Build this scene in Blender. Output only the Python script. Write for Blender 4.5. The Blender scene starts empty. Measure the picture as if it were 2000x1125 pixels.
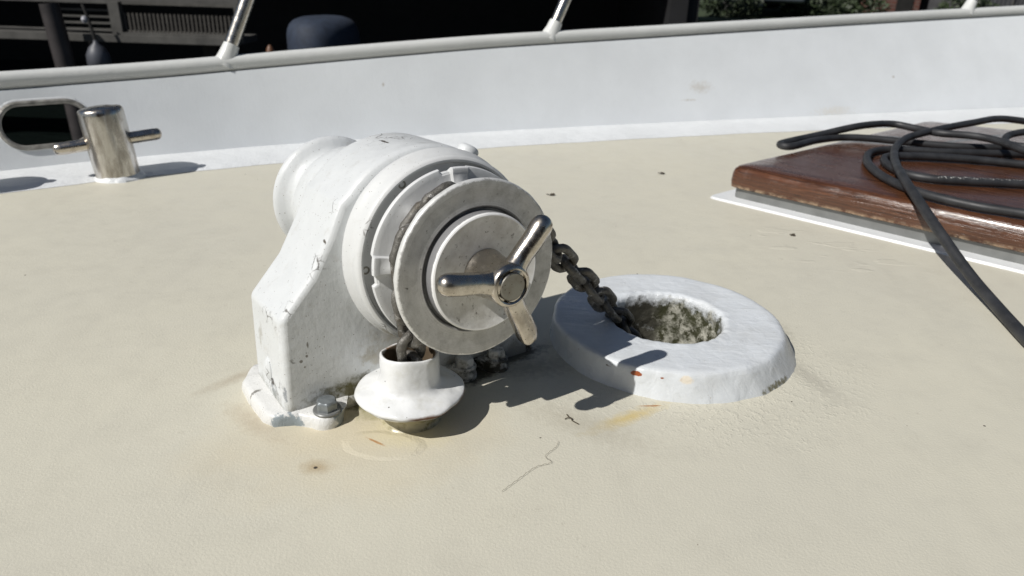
import bpy, bmesh, math, random
from mathutils import Vector, Matrix, noise
from mathutils.geometry import delaunay_2d_cdt

random.seed(7)
scene = bpy.context.scene
COL = scene.collection
R = math.radians

# ---------------------------------------------------------------- camera
cam_d = bpy.data.cameras.new('camera')
cam = bpy.data.objects.new('camera', cam_d); COL.objects.link(cam)
cam_d.sensor_width = 36.0
cam_d.lens = 36.0 * 1420.0 / 2000.0
cam_d.clip_start = 0.02; cam_d.clip_end = 400.0
ux = Vector((0.999463, 0.013120, 0.030028))      # camera right
uy = -Vector((0.032769, -0.400161, -0.915859))   # camera up (from the measured deck normal)
uz = -Vector((0.0, 0.916351, -0.400376))         # camera back
cam.matrix_world = Matrix(((ux.x, uy.x, uz.x, 0), (ux.y, uy.y, uz.y, 0), (ux.z, uy.z, uz.z, 0.42), (0, 0, 0, 1)))
cam_d.dof.use_dof = True
cam_d.dof.focus_distance = 0.70
cam_d.dof.aperture_fstop = 9.5
scene.camera = cam
# ---------------------------------------------------------------- sky, sun, exposure
SUN = Vector((-0.555, -0.412, 0.722)).normalized()
world = bpy.data.worlds.new('World'); scene.world = world; world.use_nodes = True
wn = world.node_tree
sky = wn.nodes.new('ShaderNodeTexSky'); sky.sky_type = 'NISHITA'; sky.sun_disc = False
sky.sun_elevation = math.asin(SUN.z); sky.sun_rotation = math.atan2(SUN.x, SUN.y)
wn.links.new(sky.outputs[0], wn.nodes['Background'].inputs[0])
wn.nodes['Background'].inputs[1].default_value = 0.05
sd = bpy.data.lights.new('sun', 'SUN'); sd.energy = 5.0; sd.angle = R(0.53); sd.color = (1.0, 0.97, 0.925)
sun = bpy.data.objects.new('sun', sd); COL.objects.link(sun)
sun.rotation_euler = SUN.to_track_quat('Z', 'Y').to_euler()
vs = scene.view_settings
vs.view_transform = 'Standard'; vs.look = 'None'; vs.exposure = -0.28; vs.gamma = 1.0
scene.cycles.max_bounces = 8

# ---------------------------------------------------------------- materials
class NT:
    def __init__(s, name):
        s.m = bpy.data.materials.new(name); s.m.use_nodes = True
        s.t = s.m.node_tree; s.b = s.t.nodes['Principled BSDF']
        s.geo = s.t.nodes.new('ShaderNodeNewGeometry'); s.pos = s.geo.outputs['Position']
        s.bump_h = None
    def n(s, typ, **kw):
        x = s.t.nodes.new(typ)
        for k, v in kw.items(): setattr(x, k, v)
        return x
    def link(s, a, b): s.t.links.new(a, b)
    def setin(s, sock, v):
        if isinstance(v, bpy.types.NodeSocket): s.link(v, sock)
        elif isinstance(v, (tuple, list)) and len(v) == 3 and sock.type == 'RGBA': sock.default_value = (*v, 1)
        else: sock.default_value = v
    def noise(s, scale, detail=3, rough=0.55, vec=None, dist=0.0):
        x = s.n('ShaderNodeTexNoise'); s.link(vec or s.pos, x.inputs['Vector'])
        x.inputs['Scale'].default_value = scale; x.inputs['Detail'].default_value = detail
        x.inputs['Roughness'].default_value = rough; x.inputs['Distortion'].default_value = dist
        return x.outputs['Fac']
    def noisec(s, scale, vec=None):
        x = s.n('ShaderNodeTexNoise'); s.link(vec or s.pos, x.inputs['Vector']); x.inputs['Scale'].default_value = scale
        x.inputs['Detail'].default_value = 3
        return x.outputs['Color']
    def ramp(s, v, a, b, lo=0.0, hi=1.0):
        x = s.n('ShaderNodeMapRange'); s.setin(x.inputs['Value'], v)
        x.inputs['From Min'].default_value = a; x.inputs['From Max'].default_value = b
        x.inputs['To Min'].default_value = lo; x.inputs['To Max'].default_value = hi
        return x.outputs[0]
    def math(s, op, a, b=0.0, c=None):
        x = s.n('ShaderNodeMath', operation=op); s.setin(x.inputs[0], a); s.setin(x.inputs[1], b)
        if c is not None: s.setin(x.inputs[2], c)
        return x.outputs[0]
    def mix(s, f, a, b):
        x = s.n('ShaderNodeMix', data_type='RGBA'); s.setin(x.inputs[0], f); s.setin(x.inputs[6], a); s.setin(x.inputs[7], b)
        return x.outputs[2]
    def xyz(s, vec=None):
        x = s.n('ShaderNodeSeparateXYZ'); s.link(vec or s.pos, x.inputs[0]); return x.outputs
    def mapping(s, loc=(0, 0, 0), rot=(0, 0, 0), sc=(1, 1, 1), vec=None, typ='TEXTURE'):
        x = s.n('ShaderNodeMapping', vector_type=typ); s.link(vec or s.pos, x.inputs[0])
        x.inputs['Location'].default_value = loc; x.inputs['Rotation'].default_value = rot; x.inputs['Scale'].default_value = sc
        return x.outputs[0]
    def spot(s, loc, sc, rotz=0.0, soft=0.3, dist=0.35, nscale=120):
        """a stain of its own shape: 1 inside an uneven ellipsoid, 0 outside"""
        v = s.mapping(loc, (0, 0, rotz), sc)
        l = s.n('ShaderNodeVectorMath', operation='LENGTH'); s.link(v, l.inputs[0])
        d = s.math('ADD', l.outputs['Value'], s.math('MULTIPLY', s.math('SUBTRACT', s.noise(nscale, 4, 0.65), 0.5), dist * 4))
        return s.ramp(d, 1.0 - soft, 1.0, 1.0, 0.0)
    def cracks(s, scale, width, mask_scale, lo, hi):
        w = s.n('ShaderNodeVectorMath', operation='ADD'); s.link(s.pos, w.inputs[0])
        k = s.n('ShaderNodeVectorMath', operation='SCALE'); s.link(s.noisec(scale * 2), k.inputs[0]); k.inputs['Scale'].default_value = 0.5 / scale
        s.link(k.outputs[0], w.inputs[1])
        v = s.n('ShaderNodeTexVoronoi', feature='DISTANCE_TO_EDGE'); s.link(w.outputs[0], v.inputs['Vector']); v.inputs['Scale'].default_value = scale
        line = s.ramp(v.outputs['Distance'], 0, width, 1, 0)
        return s.math('MULTIPLY', line, s.ramp(s.noise(mask_scale, 2), lo, hi))
    def specks(s, scale, size, lo=0.62, hi=0.66, mask=9):
        v = s.n('ShaderNodeTexVoronoi'); s.link(s.pos, v.inputs['Vector']); v.inputs['Scale'].default_value = scale
        sx = s.n('ShaderNodeSeparateColor'); s.link(v.outputs['Color'], sx.inputs[0])
        pick = s.math('GREATER_THAN', sx.outputs[0], lo)
        sz = s.math('MULTIPLY', sx.outputs[1], size)
        near = s.math('LESS_THAN', v.outputs['Distance'], sz)
        return s.math('MULTIPLY', pick, near)
    def bump(s, h, dist, strength=1.0):
        x = s.n('ShaderNodeBump'); x.inputs['Distance'].default_value = dist; x.inputs['Strength'].default_value = strength
        s.setin(x.inputs['Height'], h)
        if s.bump_h is not None: s.link(s.bump_h, x.inputs['Normal'])
        s.bump_h = x.outputs[0]; s.link(x.outputs[0], s.b.inputs['Normal'])
    def done(s, col=None, rough=None, metal=None, spec=None):
        if col is not None: s.setin(s.b.inputs['Base Color'], col)
        if rough is not None: s.setin(s.b.inputs['Roughness'], rough)
        if metal is not None: s.setin(s.b.inputs['Metallic'], metal)
        if spec is not None: s.setin(s.b.inputs['Specular IOR Level'], spec)
        return s.m

def white_paint(name, base=(0.71, 0.73, 0.74), rough=0.42, bump=0.0006, dirt=0.5, crack=0.0, spots=(), lump=60, flakes=(), seam=0.0):
    s = NT(name)
    c = s.mix(s.ramp(s.noise(7, 4), 0.35, 0.7), base, tuple(v * 0.93 for v in base))
    c = s.mix(s.math('MULTIPLY', s.ramp(s.noise(45, 6, 0.75), 0.56, 0.72), dirt * 0.5), c, (0.42, 0.40, 0.36))
    c = s.mix(s.math('MULTIPLY', s.specks(520, 0.34, 0.90), dirt), c, (0.22, 0.20, 0.17))
    if crack:
        c = s.mix(s.math('MULTIPLY', s.cracks(30, 0.035, 17, 0.655, 0.67), crack), c, (0.06, 0.05, 0.04))
    for (loc, sc, rz, colr, soft, dist) in spots:
        c = s.mix(s.spot(loc, sc, rz, soft, dist), c, colr)
    for (loc, sc, rz) in flakes:        # places where the paint has crazed and lifted
        k = s.math('MULTIPLY', s.cracks(95, 0.09, 60, 0.42, 0.52), s.spot(loc, sc, rz, 0.4, 0.4))
        c = s.mix(s.math('MULTIPLY', k, 0.9), c, (0.05, 0.04, 0.03))
    if seam:                            # grime that has settled in the low seam, uneven
        zz_ = s.math('ADD', s.xyz()[2], s.math('MULTIPLY', s.math('SUBTRACT', s.noise(55, 6, 0.75), 0.5), 0.05))
        c = s.mix(s.math('MULTIPLY', s.ramp(zz_, seam, seam - 0.012), 0.6), c, (0.20, 0.19, 0.14))
    s.bump(s.noise(lump, 3, 0.5), bump)
    s.bump(s.noise(150, 4, 0.6, s.mapping(sc=(1.0, 1.0, 0.22), rot=(0.25, 0.2, 0), typ='POINT')), bump * 0.35)
    s.bump(s.noise(650, 2, 0.6), bump * 0.10)
    return s.done(c, s.ramp(s.noise(60, 3), 0.3, 0.7, rough - 0.08, rough + 0.12))

def simple(name, col, rough=0.6, metal=0.0, var=0.25, nsc=8, bump=0.0, bsc=60):
    s = NT(name)
    c = s.mix(s.ramp(s.noise(nsc, 5), 0.3, 0.7), tuple(v * (1 - var) for v in col), tuple(min(1, v * (1 + var)) for v in col))
    if bump: s.bump(s.noise(bsc, 4), bump)
    return s.done(c, rough, metal)

def steel(name, tint=(0.60, 0.57, 0.52), rough=0.16, grime=0.5):
    s = NT(name)
    g = s.ramp(s.noise(55, 6, 0.7), 0.45, 0.68)
    g2 = s.math('MULTIPLY', g, grime)
    c = s.mix(g2, tint, (0.26, 0.22, 0.17))
    c = s.mix(s.math('MULTIPLY', s.specks(500, 0.4, 0.85), grime), c, (0.08, 0.06, 0.04))
    s.bump(s.noise(260, 3), 0.00012)
    return s.done(c, s.math('ADD', s.math('MULTIPLY', g2, 0.35), rough), 1.0)

RUST = (0.20, 0.05, 0.012); DARK = (0.03, 0.026, 0.018); MOSS = (0.05, 0.05, 0.022)

# deck -------------------------------------------------------------
s = NT('cream_deck_paint')
c = s.mix(s.ramp(s.noise(2.2, 5), 0.3, 0.7), (0.625, 0.598, 0.490), (0.580, 0.558, 0.470))
c = s.mix(s.math('MULTIPLY', s.ramp(s.noise(16, 6, 0.7), 0.5, 0.75), 0.22), c, (0.43, 0.41, 0.345))
strk = s.noise(9, 5, 0.6, s.mapping(sc=(1, 0.22, 1), rot=(0, 0, 0.6), typ='POINT'))
c = s.mix(s.math('MULTIPLY', s.ramp(strk, 0.55, 0.75), 0.14), c, (0.36, 0.34, 0.29))
c = s.mix(s.math('MULTIPLY', s.ramp(s.noise(90, 5, 0.75), 0.60, 0.72), s.ramp(s.noise(3.5, 3), 0.45, 0.6, 0, 0.5)), c, (0.33, 0.30, 0.24))
c = s.mix(s.specks(26, 0.055, 0.80), c, (0.10, 0.085, 0.065))
c = s.mix(s.specks(70, 0.06, 0.90), c, (0.16, 0.13, 0.10))
#   marks that sit on the deck: warm paint round the spout, rust weeps, mildew, scuffs
c = s.mix(s.math('MULTIPLY', s.spot((-0.16, 0.60, 0), (0.17, 0.13, 1), 0.2, 0.9, 0.2, 14), 0.6), c, (0.60, 0.52, 0.36))
for (loc, sc, rz, colr, soft, dist, amt) in [
    ((0.125, 0.637, 0), (0.062, 0.013, 1), R(33), (0.60, 0.46, 0.17), 0.9, 0.3, 0.75),
    ((0.152, 0.6605, 0), (0.013, 0.0016, 1), R(5), (0.36, 0.15, 0.04), 0.5, 0.4, 1),
    ((-0.1265, 0.581, 0), (0.014, 0.0018, 1), R(-32), (0.40, 0.17, 0.04), 0.5, 0.3, 1),
    ((-0.095, 0.600, 0), (0.055, 0.035, 1), R(0), (0.64, 0.58, 0.40), 0.7, 0.2, 0.8),
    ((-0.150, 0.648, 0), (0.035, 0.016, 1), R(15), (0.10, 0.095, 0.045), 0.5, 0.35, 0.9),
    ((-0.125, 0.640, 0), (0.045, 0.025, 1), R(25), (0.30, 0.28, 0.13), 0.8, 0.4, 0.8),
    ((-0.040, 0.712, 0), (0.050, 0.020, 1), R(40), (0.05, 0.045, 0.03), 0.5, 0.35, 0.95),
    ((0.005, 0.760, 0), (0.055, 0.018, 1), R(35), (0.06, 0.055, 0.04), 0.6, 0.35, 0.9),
    ((0.030, 0.735, 0), (0.060, 0.030, 1), R(20), (0.22, 0.20, 0.16), 0.9, 0.4, 0.6),
    ((-0.1733, 0.5395, 0), (0.018, 0.014, 1), 0, (0.42, 0.33, 0.20), 0.9, 0.2, 0.8),
    ((-0.1733, 0.5385, 0), (0.0022, 0.0022, 1), 0, (0.05, 0.04, 0.03), 0.4, 0.1, 1),
    ((-0.300, 0.690, 0), (0.060, 0.012, 1), R(50), (0.44, 0.39, 0.30), 0.9, 0.3, 0.7),
    ((-0.25, 0.605, 0), (0.060, 0.018, 1), R(-40), (0.46, 0.40, 0.30), 0.9, 0.3, 0.7),
    ((0.345, 0.735, 0), (0.020, 0.080, 1), R(20), (0.38, 0.36, 0.30), 0.9, 0.5, 0.5),
    ((0.08, 0.62, 0), (0.09, 0.03, 1), R(-30), (0.42, 0.39, 0.31), 0.9, 0.4, 0.5),
    ((0.336, 0.86, 0), (0.03, 0.05, 1), R(15), (0.34, 0.32, 0.25), 0.9, 0.5, 0.6),
    ((0.20, 0.965, 0), (0.12, 0.014, 1), R(0), (0.40, 0.38, 0.30), 0.9, 0.5, 0.5)]:
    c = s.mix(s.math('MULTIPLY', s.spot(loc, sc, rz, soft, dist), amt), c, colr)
peel = s.noise(390, 2.5, 0.6)
s.bump(s.math('MULTIPLY', s.ramp(peel, 0.25, 0.75), s.ramp(s.noise(5, 3), 0.3, 0.7, 0.6, 1.0)), 0.00024)
s.bump(s.noise(14, 2), 0.0006)
# raised blister of paint in front of the spout and brush drips beyond the ring
bl = s.spot((-0.118, 0.5755, 0), (0.042, 0.024, 1), R(-5), 0.22, 0.10, 40)
s.bump(bl, 0.0012)
drip = s.math('MULTIPLY', s.ramp(s.noise(36, 3, 0.5, s.mapping(sc=(0.35, 1.0, 1), rot=(0, 0, R(30)), typ='POINT')), 0.56, 0.62),
              s.spot((0.52, 1.17, 0), (0.20, 0.10, 1), R(-45), 0.8, 0.2, 14))
s.bump(drip, 0.0014)
brk = s.math('MULTIPLY', s.ramp(s.noise(120, 4, 0.6), 0.5, 0.62), s.spot((0.22, 0.74, 0), (0.24, 0.17, 1), 0, 0.4, 0.3, 14))
s.bump(brk, 0.00035)
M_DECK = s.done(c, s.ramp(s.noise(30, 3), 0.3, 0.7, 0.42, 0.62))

M_WALL = white_paint('bulwark_white', (0.80, 0.83, 0.85), 0.5, 0.0007, 0.12, 0, [
    ((0.56, 2.33, 0.105), (0.05, 0.06, 0.022), 0, (0.66, 0.65, 0.62), 0.9, 0.5), ((0.52, 2.31, 0.07), (0.035, 0.05, 0.004), R(20), (0.60, 0.58, 0.54), 0.9, 0.5),
    ((-0.35, 1.92, 0.14), (0.004, 0.03, 0.006), 0, (0.55, 0.52, 0.48), 0.6, 0.5), ((1.30, 2.62, 0.12), (0.006, 0.03, 0.005), 0, (0.55, 0.53, 0.50), 0.6, 0.5),
    ((1.05, 2.5, 0.02), (0.10, 0.12, 0.02), 0, (0.72, 0.71, 0.67), 0.9, 0.5)], lump=9)
M_FILLET = white_paint('waterway_white', (0.74, 0.76, 0.77), 0.4, 0.0035, 0.15, lump=22)
M_RAIL = white_paint('rail_white', (0.67, 0.68, 0.66), 0.35, 0.0010, 0.25, lump=30)

# cast housing
def wl(a, b, n):      # a point given along the windlass shaft, across it, and up
    A, B, N = Vector((0.5793, -0.8136, 0.0499)), Vector((0.8146, 0.58, 0)), Vector((-0.0290, 0.0406, 0.9988))
    return tuple(Vector((-0.0303, 0.6267, 0.1636)) + A * a + B * b + N * n)
RB = R(35.4)
wspots = [(wl(-0.098, b, n), (sx, 0.006, sz), RB, col_, 0.9 if sx > 0.01 else 0.3, 0.5) for (b, n, sx, sz, col_) in [
    (-0.127, -0.006, 0.0018, 0.004, (0.08, 0.07, 0.05)), (-0.110, 0.022, 0.0016, 0.004, (0.10, 0.09, 0.07)),
    (-0.138, -0.078, 0.0013, 0.004, (0.22, 0.21, 0.19)), (-0.140, -0.090, 0.0016, 0.002, (0.22, 0.21, 0.19)), (-0.146, -0.094, 0.0020, 0.0018, (0.22, 0.21, 0.19)), (-0.143, -0.101, 0.0017, 0.0017, (0.25, 0.24, 0.21)),
    (-0.072, -0.108, 0.016, 0.012, (0.42, 0.40, 0.34)), (-0.165, -0.128, 0.0025, 0.010, (0.28, 0.30, 0.32))]]
wspots += [
    (wl(-0.165, -0.166, -0.085), (0.010, 0.004, 0.016), R(-54), (0.45, 0.45, 0.42), 0.6, 0.6),
    (wl(-0.135, -0.166, -0.128), (0.005, 0.004, 0.005), R(-54), (0.05, 0.045, 0.04), 0.3, 0.6),
    (wl(-0.150, -0.020, 0.100), (0.002, 0.010, 0.004), RB, (0.10, 0.09, 0.08), 0.3, 0.5)]
M_HOUSE = white_paint('housing_white', (0.66, 0.68, 0.685), 0.40, 0.0007, 0.75, 0.8, wspots + [
    ((-0.222, 0.648, 0.018), (0.016, 0.028, 0.016), R(-40), (0.33, 0.36, 0.38), 0.15, 0.45),
    ((-0.215, 0.600, 0.028), (0.006, 0.006, 0.022), 0, (0.30, 0.33, 0.35), 0.2, 0.5),
    ((-0.140, 0.645, 0.020), (0.070, 0.050, 0.014), R(35), (0.13, 0.125, 0.06), 0.6, 0.5),
    ((-0.11, 0.68, 0.055), (0.05, 0.05, 0.04), 0, (0.50, 0.48, 0.42), 0.9, 0.5),
    ((-0.232, 0.610, 0.137), (0.004, 0.012, 0.004), R(-30), (0.05, 0.04, 0.03), 0.3, 0.5),
    ((-0.235, 0.612, 0.128), (0.010, 0.003, 0.003), R(-30), (0.06, 0.06, 0.03), 0.3, 0.5)], lump=70,
    flakes=[(wl(-0.105, -0.153, -0.042), (0.010, 0.016, 0.020), RB), (wl(-0.130, -0.162, -0.056), (0.030, 0.010, 0.009), R(-54)), (wl(-0.13, -0.168, -0.125), (0.03, 0.010, 0.020), R(-54)), (wl(-0.096, -0.125, -0.002), (0.02, 0.02, 0.014), RB), (wl(-0.15, -0.01, 0.100), (0.03, 0.02, 0.012), 0)], seam=0.022)
M_FLANGE = white_paint('base_flange_white', (0.70, 0.70, 0.68), 0.38, 0.0020, 0.6, 0.9, [
    ((-0.218, 0.600, 0.003), (0.016, 0.012, 0.012), 0, (0.27, 0.31, 0.33), 0.2, 0.5),
    ((-0.160, 0.610, 0.006), (0.014, 0.012, 0.014), 0, (0.24, 0.27, 0.28), 0.2, 0.5),
    ((-0.290, 0.668, 0.006), (0.006, 0.006, 0.009), 0, (0.24, 0.27, 0.28), 0.2, 0.5),
    ((-0.130, 0.640, 0.010), (0.035, 0.025, 0.02), R(20), (0.10, 0.10, 0.05), 0.6, 0.6),
    ((0.0, 0.745, 0.0), (0.10, 0.05, 0.03), R(35), (0.07, 0.065, 0.05), 0.6, 0.6),
    ((-0.262, 0.640, 0.010), (0.0025, 0.010, 0.02), R(-38), (0.24, 0.23, 0.21), 0.6, 0.8)], lump=60)
M_SEAT = white_paint('turned_white', (0.67, 0.68, 0.675), 0.40, 0.0004, 0.5, 0.8, [
    ((-0.115, 0.66, 0.085), (0.05, 0.03, 0.02), R(-30), (0.30, 0.27, 0.19), 0.8, 0.6)], flakes=[(wl(-0.058, -0.084, 0.040), (0.010, 0.010, 0.010), 0), (wl(-0.070, -0.05, -0.085), (0.03, 0.02, 0.012), 0)])
M_WHEEL = white_paint('wheel_white', (0.68, 0.69, 0.69), 0.40, 0.0005, 0.5, 0.5)

def windlass_polar(s, C):
    """distance from the windlass shaft, for concentric scratches"""
    v = s.mapping(C, (0, 0, 0), (1, 1, 1))
    d = s.n('ShaderNodeVectorMath', operation='DOT_PRODUCT'); s.link(v, d.inputs[0]); d.inputs[1].default_value = (0.579, -0.814, 0.05)
    l = s.n('ShaderNodeVectorMath', operation='LENGTH'); s.link(v, l.inputs[0])
    r2 = s.math('SUBTRACT', s.math('MULTIPLY', l.outputs['Value'], l.outputs['Value']), s.math('MULTIPLY', d.outputs['Value'], d.outputs['Value']))
    return s.math('SQRT', s.math('MAXIMUM', r2, 0.0)), d.outputs['Value']
CW = (-0.0303, 0.6267, 0.1636)
s = NT('worn_aluminium')
rr, _ = windlass_polar(s, CW)
cmb = s.n('ShaderNodeCombineXYZ'); s.link(s.math('MULTIPLY', rr, 1.0), cmb.inputs[0])
rings = s.noise(900, 3, 0.7, cmb.outputs[0])
c = s.mix(s.ramp(rings, 0.3, 0.7), (0.46, 0.455, 0.44), (0.56, 0.555, 0.54))
c = s.mix(s.math('MULTIPLY', s.ramp(s.noise(70, 6, 0.75), 0.45, 0.68), 0.55), c, (0.25, 0.245, 0.225))
c = s.mix(s.ramp(s.noise(150, 5, 0.7), 0.64, 0.70), c, (0.08, 0.075, 0.065))
c = s.mix(s.math('MULTIPLY', s.ramp(s.noise(38, 5, 0.7), 0.52, 0.62), 0.30), c, (0.56, 0.56, 0.54))
edge = s.ramp(s.math('ADD', rr, s.math('MULTIPLY', s.math('SUBTRACT', s.noise(150, 4, 0.7), 0.5), 0.010)), 0.0838, 0.0848)
c = s.mix(edge, c, (0.74, 0.74, 0.72))
gro = s.math('MULTIPLY', s.ramp(rr, 0.0545, 0.057), s.ramp(rr, 0.0605, 0.0585))
c = s.mix(s.math('MULTIPLY', gro, s.ramp(s.noise(60, 5, 0.7), 0.30, 0.55, 0.45, 1.0)), c, (0.16, 0.16, 0.165))
s.bump(rings, 0.00012); s.bump(s.noise(240, 4), 0.0003)
M_ALU = s.done(c, s.ramp(s.noise(60, 3), 0.3, 0.7, 0.42, 0.62), 0.35)

s = NT('clutch_cap_paint')
rr, _ = windlass_polar(s, CW)
c = s.mix(s.ramp(s.noise(60, 5, 0.7), 0.4, 0.66), (0.70, 0.70, 0.68), (0.54, 0.53, 0.50))
c = s.mix(s.math('MULTIPLY', s.ramp(s.noise(150, 5, 0.75), 0.60, 0.66), 0.8), c, (0.10, 0.09, 0.07))
c = s.mix(s.spot((0.018, 0.628, 0.2035), (0.006, 0.006, 0.006), 0, 0.4, 0.6, 300), c, (0.035, 0.03, 0.025))
c = s.mix(s.spot((-0.055, 0.60, 0.165), (0.004, 0.004, 0.006), 0, 0.4, 0.8, 300), c, (0.06, 0.05, 0.035))
c = s.mix(s.ramp(rr, 0.0535, 0.0545), c, (0.80, 0.80, 0.79))
ax_ = s.math('ADD', _, s.math('MULTIPLY', s.math('SUBTRACT', s.noise(130, 4, 0.7), 0.5), 0.003))
c = s.mix(s.math('MULTIPLY', s.ramp(ax_, 0.0094, 0.0084), s.ramp(rr, 0.0555, 0.056)), c, (0.22, 0.22, 0.225))
s.bump(s.noise(90, 3), 0.0005); s.bump(s.noise(400, 2), 0.0001)
M_CAP = s.done(c, 0.38)

M_STEEL = steel('worn_stainless', (0.58, 0.535, 0.47), 0.20, 0.55)
M_STEELB = steel('dull_stainless', (0.55, 0.53, 0.49), 0.22, 0.55)
M_STUD = steel('stud_steel', (0.27, 0.265, 0.24), 0.42, 0.7)
s = NT('streaked_stainless')
stk = s.noise(70, 5, 0.65, s.mapping(sc=(1, 1, 0.22), typ='POINT'))
c = s.mix(s.ramp(stk, 0.42, 0.66), (0.60, 0.58, 0.545), (0.34, 0.30, 0.25))
s.bump(s.noise(260, 3), 0.0001)
M_POST = s.done(c, s.ramp(stk, 0.4, 0.7, 0.16, 0.46), 1.0)
M_BOLT = simple('galvanised_bolt', (0.22, 0.24, 0.25), 0.42, 0.55, 0.35, 90, 0.0004, 200)

s = NT('dirty_galvanised_chain')
c = s.mix(s.ramp(s.noise(90, 6, 0.7), 0.35, 0.65), (0.085, 0.080, 0.070), (0.20, 0.192, 0.175))
c = s.mix(s.ramp(s.noise(110, 5, 0.7), 0.58, 0.66), c, (0.40, 0.39, 0.37))
c = s.mix(s.math('MULTIPLY', s.ramp(s.noise(60, 4, 0.7), 0.55, 0.7), 0.5), c, (0.10, 0.062, 0.025))
c = s.mix(s.spot((0.128, 0.822, 0.062), (0.010, 0.014, 0.012), 0, 0.3, 0.4), c, (0.34, 0.25, 0.12))
s.bump(s.noise(300, 5, 0.7), 0.0011)
M_CHAIN = s.done(c, s.ramp(s.noise(80, 3), 0.3, 0.7, 0.32, 0.60), 0.45)

# spout and ring
s = NT('spout_paint')
z = s.xyz()[2]
zn = s.math('ADD', z, s.math('MULTIPLY', s.math('SUBTRACT', s.noise(50, 3), 0.5), 0.006))
c = s.mix(s.ramp(s.noise(40, 5, 0.7), 0.5, 0.7), (0.73, 0.74, 0.74), (0.62, 0.62, 0.59))
c = s.mix(s.specks(160, 0.16, 0.85), c, (0.08, 0.07, 0.06))
c = s.mix(s.ramp(zn, 0.0235, 0.0215), c, (0.46, 0.42, 0.29))
c = s.mix(s.math('MULTIPLY', s.ramp(s.noise(80, 5, 0.7), 0.5, 0.66), s.ramp(zn, 0.030, 0.020)), c, (0.20, 0.17, 0.07))
lx = s.math('MULTIPLY', s.ramp(zn, 0.0250, 0.0265), s.ramp(zn, 0.0330, 0.0308))
side = s.ramp(s.math('ADD', s.xyz()[0], s.math('MULTIPLY', s.math('SUBTRACT', s.noise(60, 2), 0.5), 0.02)), -0.096, -0.084)
c = s.mix(s.math('MULTIPLY', lx, side), c, (0.12, 0.045, 0.018))
c = s.mix(s.spot((-0.120, 0.640, 0.064), (0.006, 0.012, 0.012), 0, 0.6, 0.4, 200), c, (0.26, 0.12, 0.035))
v = s.mapping((-0.099, 0.6305, 0.0), (0, 0, 0), (1, 1, 1000)); l = s.n('ShaderNodeVectorMath', operation='LENGTH'); s.link(v, l.inputs[0])
inn = s.ramp(l.outputs['Value'], 0.0264, 0.0256)
c = s.mix(s.math('MULTIPLY', inn, s.ramp(zn, 0.0735, 0.069)), c, (0.12, 0.09, 0.06))
s.bump(s.noise(60, 2), 0.0010); s.bump(s.noise(300, 2), 0.0001)
M_SPOUT = s.done(c, 0.30)

RC = (0.193, 0.818)
s = NT('ring_paint')
c = s.mix(s.ramp(s.noise(20, 5, 0.7), 0.45, 0.7), (0.67, 0.70, 0.725), (0.60, 0.62, 0.63))
c = s.mix(s.math('MULTIPLY', s.ramp(s.noise(70, 6, 0.75), 0.60, 0.70), 0.35), c, (0.42, 0.42, 0.38))
v = s.mapping((RC[0], RC[1], 0), (0, 0, 0), (1, 1, 1e6)); l = s.n('ShaderNodeVectorMath', operation='LENGTH'); s.link(v, l.inputs[0])
zr = s.xyz()[2]
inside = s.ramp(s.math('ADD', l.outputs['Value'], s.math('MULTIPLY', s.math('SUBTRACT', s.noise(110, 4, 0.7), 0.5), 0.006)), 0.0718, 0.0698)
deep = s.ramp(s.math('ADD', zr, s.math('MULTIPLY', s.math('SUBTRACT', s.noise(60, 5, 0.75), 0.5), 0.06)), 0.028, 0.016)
moss_shade = s.mix(s.ramp(s.noise(80, 6, 0.75), 0.44, 0.56), (0.05, 0.05, 0.028), (0.50, 0.49, 0.42))
moss_shade = s.mix(s.ramp(s.noise(36, 5, 0.7), 0.42, 0.62), moss_shade, (0.05, 0.052, 0.028))
moss_shade = s.mix(s.math('MULTIPLY', s.ramp(s.math('ADD', s.xyz()[0], s.math('MULTIPLY', s.math('SUBTRACT', s.noise(45, 4), 0.5), 0.05)), 0.205, 0.190), 0.96), moss_shade, (0.065, 0.062, 0.050))  # shade on the hole's left wall, painted over the moss colour
c = s.mix(s.math('MULTIPLY', inside, deep), c, moss_shade)
for (loc, sc, rz, colr, soft, dist) in [
    ((0.1362, 0.6850, 0.0235), (0.0085, 0.006, 0.0034), 0, (0.30, 0.075, 0.02), 0.15, 0.30),
    ((0.1650, 0.6755, 0.0235), (0.0035, 0.005, 0.0018), 0, (0.28, 0.08, 0.02), 0.2, 0.3),
    ((0.1880, 0.6745, 0.0240), (0.0055, 0.005, 0.0030), 0, (0.28, 0.13, 0.07), 0.3, 0.4),
    ((0.1900, 0.6745, 0.0240), (0.0090, 0.006, 0.0055), 0, (0.72, 0.66, 0.56), 0.4, 0.3),
    ((0.0690, 0.7450, 0.0250), (0.0280, 0.0035, 0.0024), R(-58), (0.14, 0.035, 0.01), 0.3, 0.35),
    ((0.1090, 0.7000, 0.0225), (0.0100, 0.004, 0.0016), R(-40), (0.12, 0.10, 0.08), 0.3, 0.5),
    ((0.2200, 0.6600, 0.0080), (0.0200, 0.010, 0.0065), R(12), (0.46, 0.42, 0.33), 0.08, 0.45),
    ((0.2300, 0.6620, 0.0140), (0.0022, 0.008, 0.0090), R(0), (0.09, 0.08, 0.06), 0.3, 0.6),
    ((0.300, 0.712, 0.002), (0.0300, 0.012, 0.0050), R(48), (0.20, 0.19, 0.13), 0.5, 0.6)]:
    c = s.mix(s.spot(loc, sc, rz, soft, dist, 160), c, colr)
c = s.mix(s.specks(120, 0.07, 0.85), c, (0.10, 0.10, 0.09))
s.bump(s.noise(48, 3, 0.5, None, 0.6), 0.0014)
s.bump(s.noise(30, 4, 0.6, s.mapping(sc=(1, 3.5, 1), rot=(0, 0, 0.5), typ='POINT')), 0.0010)
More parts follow.
